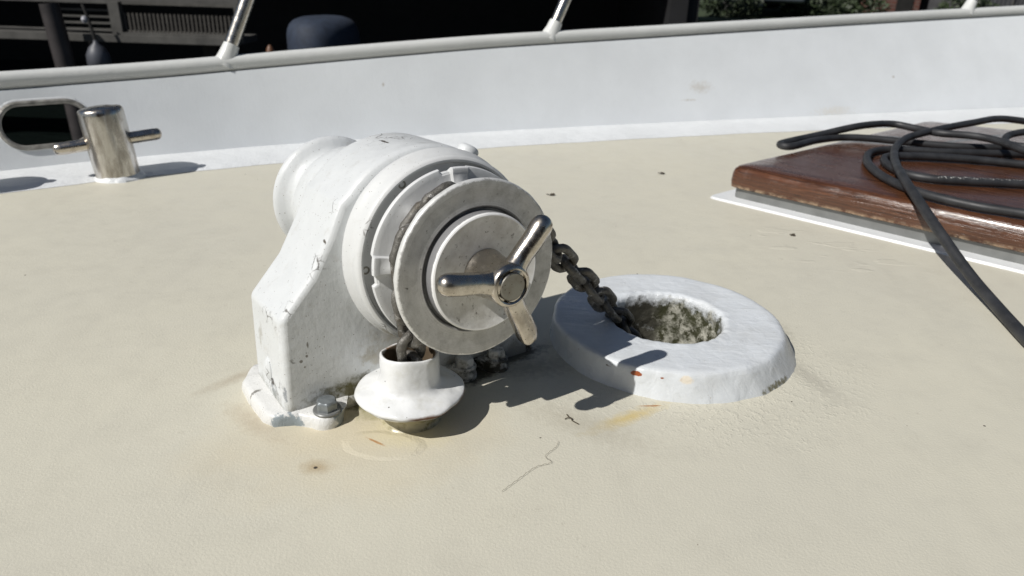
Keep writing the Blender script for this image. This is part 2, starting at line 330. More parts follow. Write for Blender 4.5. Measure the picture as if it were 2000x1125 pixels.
s.bump(s.math('MULTIPLY', s.noise(140, 4, 0.6), inside), 0.0014)
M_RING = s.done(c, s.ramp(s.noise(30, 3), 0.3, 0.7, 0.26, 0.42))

# varnished wood
s = NT('varnished_mahogany')
HA = math.atan2(-0.670, 0.742)
vec = s.mapping((0.436, 1.462, 0), (0, 0, HA), (1, 1, 1))
g = s.mapping(sc=(0.9, 12, 22), vec=vec, typ='POINT')
gr = s.noise(11, 7, 0.7, g, 1.2)
c = s.mix(s.ramp(gr, 0.32, 0.68), (0.026, 0.011, 0.006), (0.150, 0.058, 0.026))
fine = s.noise(40, 5, 0.7, s.mapping(sc=(0.6, 30, 30), vec=vec, typ='POINT'))
c = s.mix(s.math('MULTIPLY', s.ramp(fine, 0.5, 0.72), 0.5), c, (0.028, 0.010, 0.006))
nz = s.n('ShaderNodeSeparateXYZ'); s.link(s.geo.outputs['Normal'], nz.inputs[0])
c = s.mix(s.ramp(s.noise(26, 5, 0.7, g), 0.64, 0.70), c, (0.34, 0.20, 0.12))
c = s.mix(s.math('MULTIPLY', s.ramp(s.xyz()[2], 0.034, 0.026), s.ramp(s.noise(60, 5, 0.7), 0.42, 0.6)), c, (0.42, 0.30, 0.19))
pk = s.xyz(vec)[1]
seam = s.math('PINGPONG', s.math('ADD', pk, 0.0300), 0.065)
c = s.mix(s.math('MULTIPLY', s.ramp(seam, 0.0022, 0.0008), 0.8), c, (0.012, 0.006, 0.004))
s.bump(s.ramp(seam, 0.0, 0.003), 0.0008); s.bump(gr, 0.0010); s.bump(s.noise(9, 3), 0.0018)
M_WOOD = s.done(c, s.ramp(s.noise(28, 5, 0.7), 0.35, 0.7, 0.10, 0.34))
s.b.inputs['Coat Weight'].default_value = 0.35; s.b.inputs['Coat Roughness'].default_value = 0.12

M_COAM = simple('coaming_grey', (0.20, 0.205, 0.20), 0.4, 0.2, 0.15, 30)
M_TRIM = white_paint('hatch_trim_white', (0.72, 0.74, 0.75), 0.4, 0.0012, 0.2, lump=40)
s = NT('black_rubber_cable')
c = s.mix(s.ramp(s.noise(40, 5), 0.35, 0.7), (0.018, 0.019, 0.021), (0.036, 0.037, 0.040))
s.bump(s.noise(500, 3), 0.0002)
M_CABLE = s.done(c, s.ramp(s.noise(25, 4), 0.3, 0.7, 0.42, 0.62))
s = NT('printed_rubber_cable')
c = s.mix(s.ramp(s.noise(40, 5), 0.35, 0.7), (0.018, 0.019, 0.021), (0.036, 0.037, 0.040))
v = s.mapping((0.86, 1.348, 0.0880), (0, 0, R(-3)), (0.13, 0.0040, 0.004))
l = s.n('ShaderNodeVectorMath', operation='LENGTH'); s.link(v, l.inputs[0])
msk = s.ramp(l.outputs['Value'], 1.0, 0.9)
c = s.mix(s.math('MULTIPLY', msk, s.ramp(s.noise(330, 2, 0.5), 0.56, 0.60)), c, (0.40, 0.40, 0.38))
s.bump(s.noise(500, 3), 0.0002)
M_CABLEP = s.done(c, 0.5)

# ---------------------------------------------------------------- helpers
def link(o, parent=None):
    COL.objects.link(o)
    if parent is not None: o.parent = parent
    return o
def tag(o, label=None, cat=None, group=None, kind=None):
    if label: o['label'] = label
    if cat: o['category'] = cat
    if group: o['group'] = group
    if kind: o['kind'] = kind
    return o
def empty(name, loc=(0, 0, 0)):
    o = bpy.data.objects.new(name, None); o.empty_display_size = 0.05; o.location = loc
    return link(o)
def mesh(name, verts, faces, mat, parent=None, smooth=True, ang=35, bevel=0, seg=3, world=False):
    me = bpy.data.meshes.new(name); me.from_pydata([tuple(v) for v in verts], [], faces); me.validate()
    bm = bmesh.new(); bm.from_mesh(me); bmesh.ops.recalc_face_normals(bm, faces=bm.faces); bm.to_mesh(me); bm.free()
    me.materials.append(mat)
    if smooth:
        for p in me.polygons: p.use_smooth = True
        me.set_sharp_from_angle(angle=R(ang))
    o = bpy.data.objects.new(name, me); link(o, parent)
    if bevel:
        b = o.modifiers.new('bevel', 'BEVEL'); b.width = bevel; b.segments = seg; b.limit_method = 'ANGLE'; b.angle_limit = R(22)
        b.harden_normals = False
    return o
class MB:
    def __init__(s): s.v = []; s.f = []
    def add(s, v, f):
        k = len(s.v); s.v += [Vector(p) for p in v]; s.f += [tuple(i + k for i in q) for q in f]; return s
    def box(s, c, h, rot=None):
        v = [Vector((x * h[0], y * h[1], z * h[2])) for x in (-1, 1) for y in (-1, 1) for z in (-1, 1)]
        if rot is not None: v = [rot @ p for p in v]
        return s.add([p + Vector(c) for p in v], [(0, 1, 3, 2), (4, 6, 7, 5), (0, 4, 5, 1), (2, 3, 7, 6), (0, 2, 6, 4), (1, 5, 7, 3)])
    def tube(s, pts, r, n=12, cap=True, closed=False, flat=1.0):
        pts = [Vector(p) for p in pts]; m = len(pts)
        rad = r if isinstance(r, (list, tuple)) else [r] * m
        V = []; F = []; up = None
        for i, p in enumerate(pts):
            if closed: t = (pts[(i + 1) % m] - pts[i - 1]).normalized()
            else: t = (pts[min(i + 1, m - 1)] - pts[max(i - 1, 0)]).normalized()
            if up is None:
                a = Vector((0, 0, 1)) if abs(t.z) < 0.9 else Vector((1, 0, 0)); up = (a - t * a.dot(t)).normalized()
            else: up = (up - t * up.dot(t)).normalized()
            w = t.cross(up)
            for k in range(n):
                q = 2 * math.pi * k / n; V.append(p + (up * math.cos(q) + w * math.sin(q) * flat) * rad[i])
        for i in range(m if closed else m - 1):
            j = (i + 1) % m
            for k in range(n): F.append((i * n + k, i * n + (k + 1) % n, j * n + (k + 1) % n, j * n + k))
        if cap and not closed: F += [tuple(range(n)), tuple((m - 1) * n + k for k in range(n))]
        return s.add(V, F)
    def lathe(s, prof, ax, seg=96, rf=None, off=None, closed=False):
        """prof: (height, radius); ax: (origin, axis, u, w)"""
        o, a, u, w = ax; V = []; F = []; m = len(prof)
        for i, (h, r) in enumerate(prof):
            for k in range(seg):
                q = 2 * math.pi * k / seg; rk, hk = (r, h) if rf is None else rf(h, r, q)
                p = o + a * hk + (u * math.cos(q) + w * math.sin(q)) * rk
                if off is not None: p = p + off(h, r, q)
                V.append(p)
        for i in range(m if closed else m - 1):
            j = (i + 1) % m
            for k in range(seg): F.append((i * seg + k, i * seg + (k + 1) % seg, j * seg + (k + 1) % seg, j * seg + k))
        if not closed:
            if prof[0][1] > 1e-4: F.append(tuple(range(seg)))
            if prof[-1][1] > 1e-4: F.append(tuple((m - 1) * seg + k for k in range(seg)))
        return s.add(V, F)
    def prism(s, poly, f0, f1):
        n = len(poly); V = [f0(*p) for p in poly] + [f1(*p) for p in poly]
        return s.add(V, [tuple(range(n)), tuple(range(n, 2 * n))] + [(i, (i + 1) % n, n + (i + 1) % n, n + i) for i in range(n)])
    def build(s, name, mat, parent=None, **k): return mesh(name, s.v, s.f, mat, parent, **k)
def lump(v, amp, sc, seed=0.0):
    for i, p in enumerate(v):
        q = Vector(p); d = Vector((noise.noise(q * sc + Vector((seed, 0, 0))), noise.noise(q * sc + Vector((seed + 7, 3, 0))), noise.noise(q * sc + Vector((seed, 9, 5)))))
        v[i] = q + d * amp
def spline(P, n=10, closed=False):
    P = [Vector(p) for p in P]; out = []; m = len(P)
    for i in range(m if closed else m - 1):
        if closed: a, b, c, d = P[i - 1], P[i], P[(i + 1) % m], P[(i + 2) % m]
        else: a, b, c, d = P[max(i - 1, 0)], P[i], P[i + 1], P[min(i + 2, m - 1)]
        for k in range(n):
            t = k / n
            out.append(0.5 * ((2 * b) + (c - a) * t + (2 * a - 5 * b + 4 * c - d) * t * t + (3 * b - a - 3 * c + d) * t ** 3))
    if not closed: out.append(P[-1])
    return out
def pil(v, f, c=1): return v
def dense(prof, step):
    out = [prof[0]]
    for a, b in zip(prof, prof[1:]):
        n = max(1, int(math.hypot(b[0] - a[0], b[1] - a[1]) / step))
        for k in range(1, n + 1): out.append((a[0] + (b[0] - a[0]) * k / n, a[1] + (b[1] - a[1]) * k / n))
    return out
ZAX = lambda x, y, z=0: (Vector((x, y, z)), Vector((0, 0, 1)), Vector((1, 0, 0)), Vector((0, 1, 0)))

# ---------------------------------------------------------------- deck, bulwark
BASE = [(-2.3, -0.6), (-1.95, 0.45), (-1.62, 0.95), (-1.35, 1.22), (-1.059, 1.446), (-0.911, 1.560), (-0.738, 1.672), (-0.588, 1.762), (-0.30, 1.903), (-0.014, 2.035),
        (0.40, 2.208), (0.804, 2.365), (1.34, 2.572), (1.884, 2.772), (2.7, 3.05), (3.6, 3.33)]
TOPZ = [0.17, 0.175, 0.18, 0.185, 0.190, 0.194, 0.202, 0.212, 0.232, 0.250, 0.270, 0.290, 0.315, 0.340, 0.38, 0.42]
bas = spline([(x, y, z) for (x, y), z in zip(BASE, TOPZ)], 8)
cum = [0.0]
for a, b in zip(bas, bas[1:]): cum.append(cum[-1] + math.hypot(b.x - a.x, b.y - a.y))
SL = cum[-1]
def on_wall(sv):
    """point on the wall's foot, top height and outward normal at run sv"""
    sv = max(0, min(SL - 1e-6, sv)); i = 0
    while cum[i + 1] < sv: i += 1
    t = (sv - cum[i]) / (cum[i + 1] - cum[i]); p = bas[i].lerp(bas[i + 1], t)
    j0, j1 = max(i - 2, 0), min(i + 3, len(bas) - 1)
    d = bas[j1] - bas[j0]; d.z = 0; d.normalize()
    q = 0.33 + 0.24 * max(0.0, min(1.0, (p.x + 0.2) / 1.8))
    return Vector((p.x, p.y, 0)), p.z - (0.42 - p.z) * q * p.z / math.hypot(p.x, p.y), Vector((-d.y, d.x, 0)), d
def lean(p): return 0.33 + 0.24 * max(0.0, min(1.0, (p.x + 0.2) / 1.8))
def wall_pt(sv, z, depth=0.0):
    p, h, n, d = on_wall(sv); return p + n * (depth + lean(p) * z) + Vector((0, 0, z))
def run_of(x, y):
    return min(((Vector((p.x - x, p.y - y)).length, c) for p, c in zip(bas, cum)))[1]
HS = run_of(-0.985, 1.503) ; HZ = 0.092; HL = 0.040; HR = 0.044     # oblong fairlead hole: centre run, height, half straight, radius
def oblong(r, n=14):
    out = []
    for k in range(n + 1):
        q = -math.pi / 2 + math.pi * k / n; out.append((HL + r * math.cos(q), r * math.sin(q)))
    for k in range(n + 1):
        q = math.pi / 2 + math.pi * k / n; out.append((-HL + r * math.cos(q), r * math.sin(q)))
    return out
# deck sheet with the hawse hole
edge = [on_wall(SL * k / 90)[0] + on_wall(SL * k / 90)[2] * 0.02 for k in range(91)]
outer = [(p.x, p.y) for p in edge] + [(6.0, 3.6), (6.0, -4.0), (-3.0, -4.0)]
hole = [(RC[0] + 0.078 * math.cos(2 * math.pi * k / 64), RC[1] + 0.078 * math.sin(2 * math.pi * k / 64)) for k in range(64)]
def flat_sheet(outer, holes, extra=()):
    pts = [Vector(p) for p in outer]; edges = [(i, (i + 1) % len(outer)) for i in range(len(outer))]
    for h in holes:
        k = len(pts); pts += [Vector(p) for p in h]; edges += [(k + i, k + (i + 1) % len(h)) for i in range(len(h))]
    pts += [Vector(p) for p in extra]
    v, e, f, *_ = delaunay_2d_cdt(pts, edges, [], 0, 1e-6)
    def inside(p, poly):
        c = False; j = len(poly) - 1
        for i in range(len(poly)):
            (xi, yi), (xj, yj) = poly[i], poly[j]
            if (yi > p[1]) != (yj > p[1]) and p[0] < (xj - xi) * (p[1] - yi) / (yj - yi) + xi: c = not c
            j = i
        return c
    F = []
    for q in f:
        cx = sum(v[i][0] for i in q) / len(q); cy = sum(v[i][1] for i in q) / len(q)
        if inside((cx, cy), outer) and not any(inside((cx, cy), h) for h in holes): F.append(tuple(q))
    return v, F
v, f = flat_sheet(outer, [hole])
deck = mesh('deck', [(p[0], p[1], 0) for p in v], f, M_DECK, smooth=False); tag(deck, kind='structure')

bul = empty('bulwark', (-0.014, 2.035, 0)); bo = Vector(bul.location)
tag(bul, 'long white painted bulwark with rounded cap rail along the far edge of the deck', 'bulwark')
# panel in run/height space, hole cut out, then wrapped on the curve, both skins
def wrap(sv, t, depth):
    p, h, n, d = on_wall(sv); return wall_pt(sv, t * h if False else t, depth)
V = []; F = []
s0, s1 = HS - 0.25, HS + 0.25
def top_at(sv): return on_wall(sv)[1] - 0.02
panel_out = [(s0 + (s1 - s0) * k / 24, -0.03) for k in range(25)] + [(s1 - (s1 - s0) * k / 24, top_at(s1 - (s1 - s0) * k / 24)) for k in range(25)]
ob = [(HS + a, HZ + b) for a, b in oblong(HR)]
extra = [(s0 + 0.02 * i, 0.01 + 0.02 * j) for i in range(1, 25) for j in range(9) if (abs(s0 + 0.02 * i - HS) > HL + HR + 0.01 or abs(0.01 + 0.02 * j - HZ) > HR + 0.008) and 0.01 + 0.02 * j < top_at(s0 + 0.02 * i) - 0.006]
pv, pf = flat_sheet(panel_out, [ob], extra)
mb = MB()
mb.add([wall_pt(a, b) for a, b in pv], pf)
mb.add([wall_pt(a, b, 0.03) for a, b in pv], pf)
N = len(ob); mb.add([wall_pt(a, b) for a, b in ob] + [wall_pt(a, b, 0.03) for a, b in ob], [(i, (i + 1) % N, N + (i + 1) % N, N + i) for i in range(N)])
for (r0, r1) in ((0.0, s0), (s1, SL - 0.001)):
    n = max(4, int((r1 - r0) / 0.04)); g = [r0 + (r1 - r0) * k / n for k in range(n + 1)]
    for dep in (0.0, 0.03):
        vv = []; ff = []
        for sv in g:
            for j in range(7): vv.append(wall_pt(sv, -0.03 + (top_at(sv) + 0.03) * j / 6, dep))
        for i in range(n):
            for j in range(6): ff.append((i * 7 + j, (i + 1) * 7 + j, (i + 1) * 7 + j + 1, i * 7 + j + 1))
        mb.add(vv, ff)
me = mb
pan = mesh('panel', [p - bo for p in me.v], me.f, M_WALL, bul, ang=60)
# fillet (raised sloping waterway) at the wall's foot
W = [0.10, 0.11, 0.13, 0.15, 0.150, 0.150, 0.150, 0.150, 0.155, 0.165, 0.19, 0.22, 0.25, 0.27, 0.29, 0.3]
mb = MB(); n = 160; vv = []; ff = []; m = 9
for i in range(n + 1):
    sv = SL * i / n * 0.999; p, h, nn, d = on_wall(sv)
    wf = W[min(15, int(i / n * 15))] * (1 - (i / n * 15) % 1) + W[min(15, int(i / n * 15) + 1)] * ((i / n * 15) % 1)
    for j in range(m):
        t = j / (m - 1)          # 0 at wall, 1 at deck edge
        zz = 0.003 * (1 - t) ** 3 + 0.0022 * math.sin(t * math.pi) + (0.0 if j < m - 1 else -0.004)
        if j == 0: zz = 0.006
        wob = 0.006 * noise.noise(Vector((sv * 7, 0, 0))) + 0.003 * noise.noise(Vector((sv * 30, 4, 0)))
        vv.append(p + nn * (0.004 - t * (wf * 0.97 + wob)) + Vector((0, 0, zz + 0.0045)))
for i in range(n):
    for j in range(m - 1): ff.append((i * m + j, (i + 1) * m + j, (i + 1) * m + j + 1, i * m + j + 1))
mb.add(vv, ff); mesh('waterway', [p - bo for p in mb.v], mb.f, M_FILLET, bul, ang=60)
# cap rail: rounded section swept along the top
mb = MB(); prof = [(0.004, -0.030), (0.001, -0.022), (-0.004, -0.014), (-0.007, -0.003), (-0.005, 0.006), (0.002, 0.012), (0.008, 0.014), (0.026, 0.014), (0.042, 0.010), (0.050, 0.0), (0.050, -0.012), (0.040, -0.024), (0.032, -0.030)]
vv = []; ff = []; n = 180; m = len(prof)
for i in range(n + 1):
    sv = SL * i / n * 0.999; p, h, nn, d = on_wall(sv)
    for (a, b) in prof: vv.append(p + nn * (a * 0.9 + lean(p) * h) + Vector((0, 0, h + b)))
for i in range(n):
    for j in range(m): ff.append((i * m + j, (i + 1) * m + j, (i + 1) * m + (j + 1) % m, i * m + (j + 1) % m))
mb.add(vv, ff); mesh('cap_rail', [p - bo for p in mb.v], mb.f, M_RAIL, bul, ang=50)
# hull side below the bulwark, outside
vv = []; ff = []; n = 60
for i in range(n + 1):
    sv = SL * i / n * 0.999; p, h, nn, d = on_wall(sv)
    for (a, zz) in ((0.034, -0.02), (0.02, -0.2), (0.0, -0.45), (-0.12, -1.6)): vv.append(p + nn * a + Vector((0, 0, zz)))
for i in range(n):
    for j in range(3): ff.append((i * 4 + j, (i + 1) * 4 + j, (i + 1) * 4 + j + 1, i * 4 + j + 1))
mesh('hull_side', [p - bo for p in vv], ff, M_RAIL, bul, ang=60)
# fairlead rim: flared white lip and steel liner
pts = [wall_pt(HS + a, HZ + b, 0.005) for a, b in oblong(HR + 0.004, 20)]
mb = MB().tube(pts, 0.0070, 12, closed=True, flat=0.8); fr = mesh('fairlead_lip', [p - bo for p in mb.v], mb.f, M_FILLET, bul)
pts = [wall_pt(HS + a, HZ + b, 0.000) for a, b in oblong(HR - 0.001, 20)]
mb = MB().tube(pts, 0.0055, 10, closed=True); mesh('fairlead_liner', [p - bo for p in mb.v], mb.f, simple('worn_liner', (0.27, 0.26, 0.235), 0.5, 0.4, 0.45, 60, 0.001, 150), bul)

# guard rail: leaning tubes welded on the cap rail
gr_ = empty('guard_rail', (-0.745, 1.80, 0.2)); go = Vector(gr_.location)
tag(gr_, 'white and steel guard rail of leaning tubes welded on top of the bulwark', 'guard rail')
tops = []
for (x, y) in ((-1.62, 0.97), (-0.665, 1.76), (0.150, 2.13), (1.74, 2.745)):
    sv = run_of(x, y); p, h, nn, d = on_wall(sv); a = p + nn * (lean(p) * h + 0.020) + Vector((0, 0, h + 0.008))
    dr = (d * 0.50 + nn * 0.10 + Vector((0, 0, 1.0))).normalized(); b = a + dr * 0.60; tops.append(b)
    mb = MB().tube([a + dr * 0.035, b], 0.0170, 20); o = mesh('stanchion', [q - go for q in mb.v], mb.f, M_STEELB, gr_)
    mb = MB().tube([a - dr * 0.02, a + dr * 0.002, a + dr * 0.014, a + dr * 0.034], [0.028, 0.023, 0.0205, 0.0185], 16)
    lump(mb.v, 0.002, 60); mesh('weld_collar', [q - go for q in mb.v], mb.f, M_RAIL, o)
tops.append(tops[-1] + Vector((1.5, 0.45, 0.1)))
mb = MB().tube(spline(tops, 12), 0.014, 16); mesh('top_tube', [q - go for q in mb.v], mb.f, M_STEELB, gr_)

# ---------------------------------------------------------------- mooring bollards
def bollard(x, y, label):
    t = empty('mooring_bollard', (x, y, 0)); tag(t, label, 'bollard', 'steel mooring bollards by the fairlead')
    ax = ZAX(0, 0)
    pr = [(0.006, 0.0425), (0.13, 0.0425), (0.1375, 0.0420), (0.1415, 0.0395), (0.1435, 0.034), (0.1465, 0.015), (0.1467, 0.0)]
    MB().lathe(dense(pr, 0.02), ax, 48).build('post', M_POST, t, ang=50)
    d = Vector((0.865, 0.50, 0.01)).normalized()
    mb = MB()
    for sg in (-1, 1):
        L = 0.101; q = [0.0, 0.03, 0.06, 0.085, 0.095, 0.0985, 0.1010]; rr_ = [0.0125] * 4 + [0.0115, 0.0085, 0.001]
        mb.tube([d * sg * k + Vector((0, 0, 0.075)) for k in q], rr_, 16)
    mb.build('cross_pin', M_STEEL, t)
    mb = MB().lathe([(-0.02, 0.056), (0.000, 0.050), (0.004, 0.0460), (0.007, 0.0440), (0.008, 0.0430), (0.008, 0.041)], ax, 48)
    lump(mb.v, 0.004, 40); mb.build('foot_collar', M_FILLET, t)
    t.rotation_euler = (0, R(-5.5), 0)
    return t
bollard(-0.827, 1.472, 'stainless steel bollard with a crossing pin standing right of the dark fairlead opening')
bollard(-1.065, 1.315, 'steel bollard mostly off the left edge, only its pin end and shadow showing')

# ---------------------------------------------------------------- windlass
A_ = Vector((0.5793, -0.8136, 0.0499)).normalized(); B_ = Vector((0.8146, 0.5800, 0.0)).normalized(); N_ = A_.cross(B_)
ZC = 0.164
C3 = Vector(CW)
org = C3 - N_ * ZC
win = empty('anchor_windlass', org)
win.matrix_world = Matrix(((A_.x, B_.x, N_.x, org.x), (A_.y, B_.y, N_.y, org.y), (A_.z, B_.z, N_.z, org.z), (0, 0, 0, 1)))
tag(win, 'white painted anchor windlass with grey clutch disc and three spoke steel handle', 'windlass')
XAX = lambda b=0, n=0: (Vector((0, b, ZC + n)), Vector((1, 0, 0)), Vector((0, 1, 0)), Vector((0, 0, 1)))
def L(a, b, n): return Vector((a, b, ZC + n))

# housing: outline in (b, n), thick along the shaft
P = [(-0.167, -0.168), (-0.1625, -0.049), (-0.1285, -0.0110), (-0.1065, 0.0270), (-0.0930, 0.0555)]
for k in range(0, 19):
    q = R(142 - k * 7.2); rr0 = 0.1045 - 0.0030 * min(1, k / 5); P.append((rr0 * math.cos(q), rr0 * math.sin(q)))
P += [(0.108, -0.03), (0.124, -0.09), (0.130, -0.168)]
mb = MB(); n = len(P)
A0, A1 = -0.194, -0.097
mids = [A0, A0 + 0.0055, A0 + 0.02, A0 + 0.05, A1 - 0.02, A1 - 0.0055, A1]
V = []; F = []
cy, cn = 0.0, -0.06
for i, a in enumerate(mids):
    ins = 0.0045 if i in (0, len(mids) - 1) else 0.0
    for (b, nn_) in P:
        d = Vector((b - cy, nn_ - cn)); l_ = d.length; d = d * ((l_ - ins) / l_)
        V.append(L(a, cy + d.x, (cn + d.y) if nn_ > -0.16 else nn_))
for i in range(len(mids) - 1):
    for k in range(n): F.append((i * n + k, i * n + (k + 1) % n, (i + 1) * n + (k + 1) % n, (i + 1) * n + k))
F += [tuple(range(n)), tuple((len(mids) - 1) * n + k for k in range(n))]
mb.add(V, F)
house = mb.build('housing', M_HOUSE, win, ang=32, bevel=0.0030, seg=3)
mb = MB().lathe([(0, 0.0), (0.002, 0.006), (0.004, 0.0085), (0.008, 0.0095), (0.012, 0.0085), (0.016, 0.0)], (Vector((-0.145, -0.170, ZC - 0.117)), Vector((0, 1, 0)), Vector((1, 0, 0)), Vector((0, 0, 1.5))), 20)
mb.build('side_plug', M_HOUSE, house)
# knob on top right
ax = (L(-0.108, 0.052, 0.083), Vector((0, 0.50, 0.86)), Vector((1, 0, 0)), Vector((0, 0.86, -0.50)))
MB().lathe([(0, 0.0115), (0.008, 0.0115), (0.0105, 0.010), (0.0120, 0.007), (0.0122, 0)], ax, 24).build('filler_plug', M_HOUSE, house)

# base flange with ears, in a level frame just above the deck
AH = Vector((A_.x, A_.y, 0)).normalized()
inv = win.matrix_world.inverted()
CD = Vector((CW[0], CW[1], 0))
def deckp(a, b, z): return inv @ (CD + AH * a + B_ * b + Vector((0, 0, z)))
def ear(a, b, r, st=-75, en=75, n=8): return [(a + r * math.cos(R(st + (en - st) * k / n)), b + r * math.sin(R(st + (en - st) * k / n))) for k in range(n + 1)]
poly = [(-0.178, -0.184), (-0.150, -0.186), (-0.108, -0.184), (-0.093, -0.178), (-0.086, -0.160)] + ear(-0.078, -0.130, 0.017) + [(-0.088, -0.105), (-0.090, -0.02), (-0.090, 0.010)] + ear(-0.080, 0.031, 0.014) + [(-0.090, 0.050)] + ear(-0.078, 0.072, 0.014) + [(-0.090, 0.095), (-0.090, 0.132), (-0.20, 0.134), (-0.203, -0.165)]
poly2 = []
for p, q in zip(poly, poly[1:] + poly[:1]):
    k = max(1, int(math.hypot(q[0] - p[0], q[1] - p[1]) / 0.006))
    for i in range(k): poly2.append((p[0] + (q[0] - p[0]) * i / k, p[1] + (q[1] - p[1]) * i / k))
mb = MB(); V = []; F = []; lay = [(-0.004, 1.008), (0.004, 1.012), (0.010, 1.0), (0.0125, 0.985), (0.0135, 0.95)]; n = len(poly2)
ca, cb = -0.14, -0.03
for z, sc in lay:
    for (a, b) in poly2:
        w = 0.0022 * noise.noise(Vector((a * 60, b * 60, z * 30)))
        dv = Vector((a - ca, b - cb)); dv = dv.normalized() * (dv.length + (sc - 1) * 0.12 + w)
        V.append(deckp(ca + dv.x, cb + dv.y, z + (0.0018 * noise.noise(Vector((a * 45, b * 45, 3))) if z > 0.002 else 0)))
for i in range(len(lay) - 1):
    for k in range(n): F.append((i * n + k, i * n + (k + 1) % n, (i + 1) * n + (k + 1) % n, (i + 1) * n + k))
F.append(tuple((len(lay) - 1) * n + k for k in range(n)))
mb.add(V, F); mb.build('base_flange', M_FLANGE, win, ang=50)

def hexbolt(a, b, z, mat, washer_mat, r=0.0108, lum=0.0):
    O = deckp(a, b, z); Z = (inv.to_3x3() @ Vector((0, 0, 1))).normalized(); X = (inv.to_3x3() @ AH).normalized(); Y = Z.cross(X)
    ax = (O, Z, X, Y)
    hx = lambda h, r_, q: (r_ * (1.0 / math.cos(((q + 0.3) % (math.pi / 3)) - math.pi / 6) * 0.9 if h < 0.0128 and r_ > 0.002 else 1.0), h)
    w = MB().lathe([(0.0, r * 1.28), (0.0020, r * 1.30), (0.0030, r * 1.22), (0.0031, 0.0)], ax, 36)
    hd = MB().lathe([(0.0028, r * 0.98), (0.0100, r * 0.98), (0.0116, r * 0.93), (0.0130, r * 0.78), (0.0131, 0.0)], ax, 60, rf=hx)
    if lum: lump(hd.v, lum, 90); lump(w.v, lum, 90)
    o = hd.build('bolt', mat, win, ang=28); w.build('washer', washer_mat, o)
hexbolt(-0.0755, -0.130, 0.0125, M_BOLT, M_COAM)
hexbolt(-0.078, 0.031, 0.0125, M_FLANGE, M_FLANGE, 0.0105, 0.0012)
hexbolt(-0.076, 0.072, 0.0125, M_FLANGE, M_FLANGE, 0.0105, 0.0012)

# warping drum behind
pr = [(-0.190, 0.073), (-0.215, 0.0725), (-0.228, 0.0700), (-0.238, 0.0640), (-0.246, 0.0575), (-0.2520, 0.0560), (-0.2570, 0.0575), (-0.2610, 0.0620), (-0.2640, 0.0670), (-0.2670, 0.0700), (-0.2710, 0.0714), (-0.2750, 0.0700), (-0.276, 0.060), (-0.272, 0.045), (-0.270, 0.0)]
def drum_off(h, r, q):
    t = min(1, max(0, (-0.19 - h) / 0.07)); return Vector((0, -0.020 - 0.013 * t, 0.010 + 0.008 * t))
MB().lathe(pr, XAX(), 96, off=drum_off).build('warping_drum', M_HOUSE, win, ang=45)

# turned seat in front of the housing
pr = [(-0.104, 0.090), (-0.0985, 0.0945), (-0.0955, 0.0950), (-0.0920, 0.0962), (-0.0885, 0.0985), (-0.0855, 0.1004), (-0.0815, 0.1012), (-0.0775, 0.1000), (-0.0735, 0.0978), (-0.0690, 0.0970), (-0.0640, 0.0972), (-0.0595, 0.0968), (-0.0570, 0.0955), (-0.0560, 0.0935), (-0.0565, 0.0915), (-0.0595, 0.0905), (-0.0620, 0.0890), (-0.0625, 0.085), (-0.0628, 0.060), (-0.063, 0.0)]
seat = MB().lathe(pr, XAX(), 128).build('gear_seat', M_SEAT, win, ang=40)
for q in (121, 181, 241, 301, 1, 61):
    c0 = L(-0.0632, 0.0868 * math.cos(R(q)), 0.0868 * math.sin(R(q)))
    MB().lathe([(0, 0.0042), (0.0012, 0.0040), (0.0014, 0.0024), (0.0002, 0.0022), (0.0002, 0)], (c0, Vector((1, 0, 0)), Vector((0, 1, 0)), Vector((0, 0, 1))), 20).build('screw', M_STUD, seat)

# chain wheel
def notch(q):
    q = math.degrees(q) % 360
    for c0 in (96.5, 184.5, 275, 5):
        d = (q - c0 + 180) % 360 - 180
        if -4.5 < d < 3.2: return 1.0, 0
        if -16 < d <= -4.5: return 0.0, 1
    return 0.0, 0
def wheel_rf(h, r, q):
    nt, st = notch(q)
    if r > 0.0855:
        if nt: r = 0.0855 - (0.089 - r)
        if st: h += 0.004
    elif r > 0.052:
        rib = max(0.0, math.cos(8 * q + 0.4)) ** 3
        k = 1 - abs(r - 0.056) / 0.03
        r = r + 0.010 * rib * max(0, k)
        if h > -0.044 and h < -0.028 and st: h += 0.003
    return r, h
pr = [(-0.050, 0.0), (-0.0500, 0.087), (-0.0492, 0.0885), (-0.0475, 0.0892), (-0.0455, 0.0892), (-0.0440, 0.0884), (-0.0434, 0.0868), (-0.0430, 0.083), (-0.0415, 0.072), (-0.0370, 0.060), (-0.0310, 0.058), (-0.0270, 0.056), (-0.0230, 0.058), (-0.0190, 0.064), (-0.0135, 0.075), (-0.0110, 0.082), (-0.0105, 0.082), (-0.0105, 0.0)]
MB().lathe(pr, XAX(), 360, rf=wheel_rf).build('chain_wheel', M_WHEEL, win, ang=40)
# worn outer disc
pr = [(-0.0095, 0.040), (-0.0098, 0.0815), (-0.0085, 0.0840), (-0.0065, 0.0852), (-0.0035, 0.0858), (-0.0012, 0.0855), (0.0, 0.0845), (0.0003, 0.0832), (-0.0004, 0.075), (-0.0008, 0.066), (-0.0002, 0.0612), (-0.0010, 0.0602), (-0.0030, 0.0592), (-0.0046, 0.0580), (-0.0046, 0.040)]
disc = MB().lathe(pr, XAX(), 160, rf=lambda h, r, q: (r + (0.0004 * noise.noise(Vector((math.cos(q) * 6, math.sin(q) * 6, 0))) if r > 0.08 else 0), h)).build('clutch_disc', M_ALU, win, ang=40)
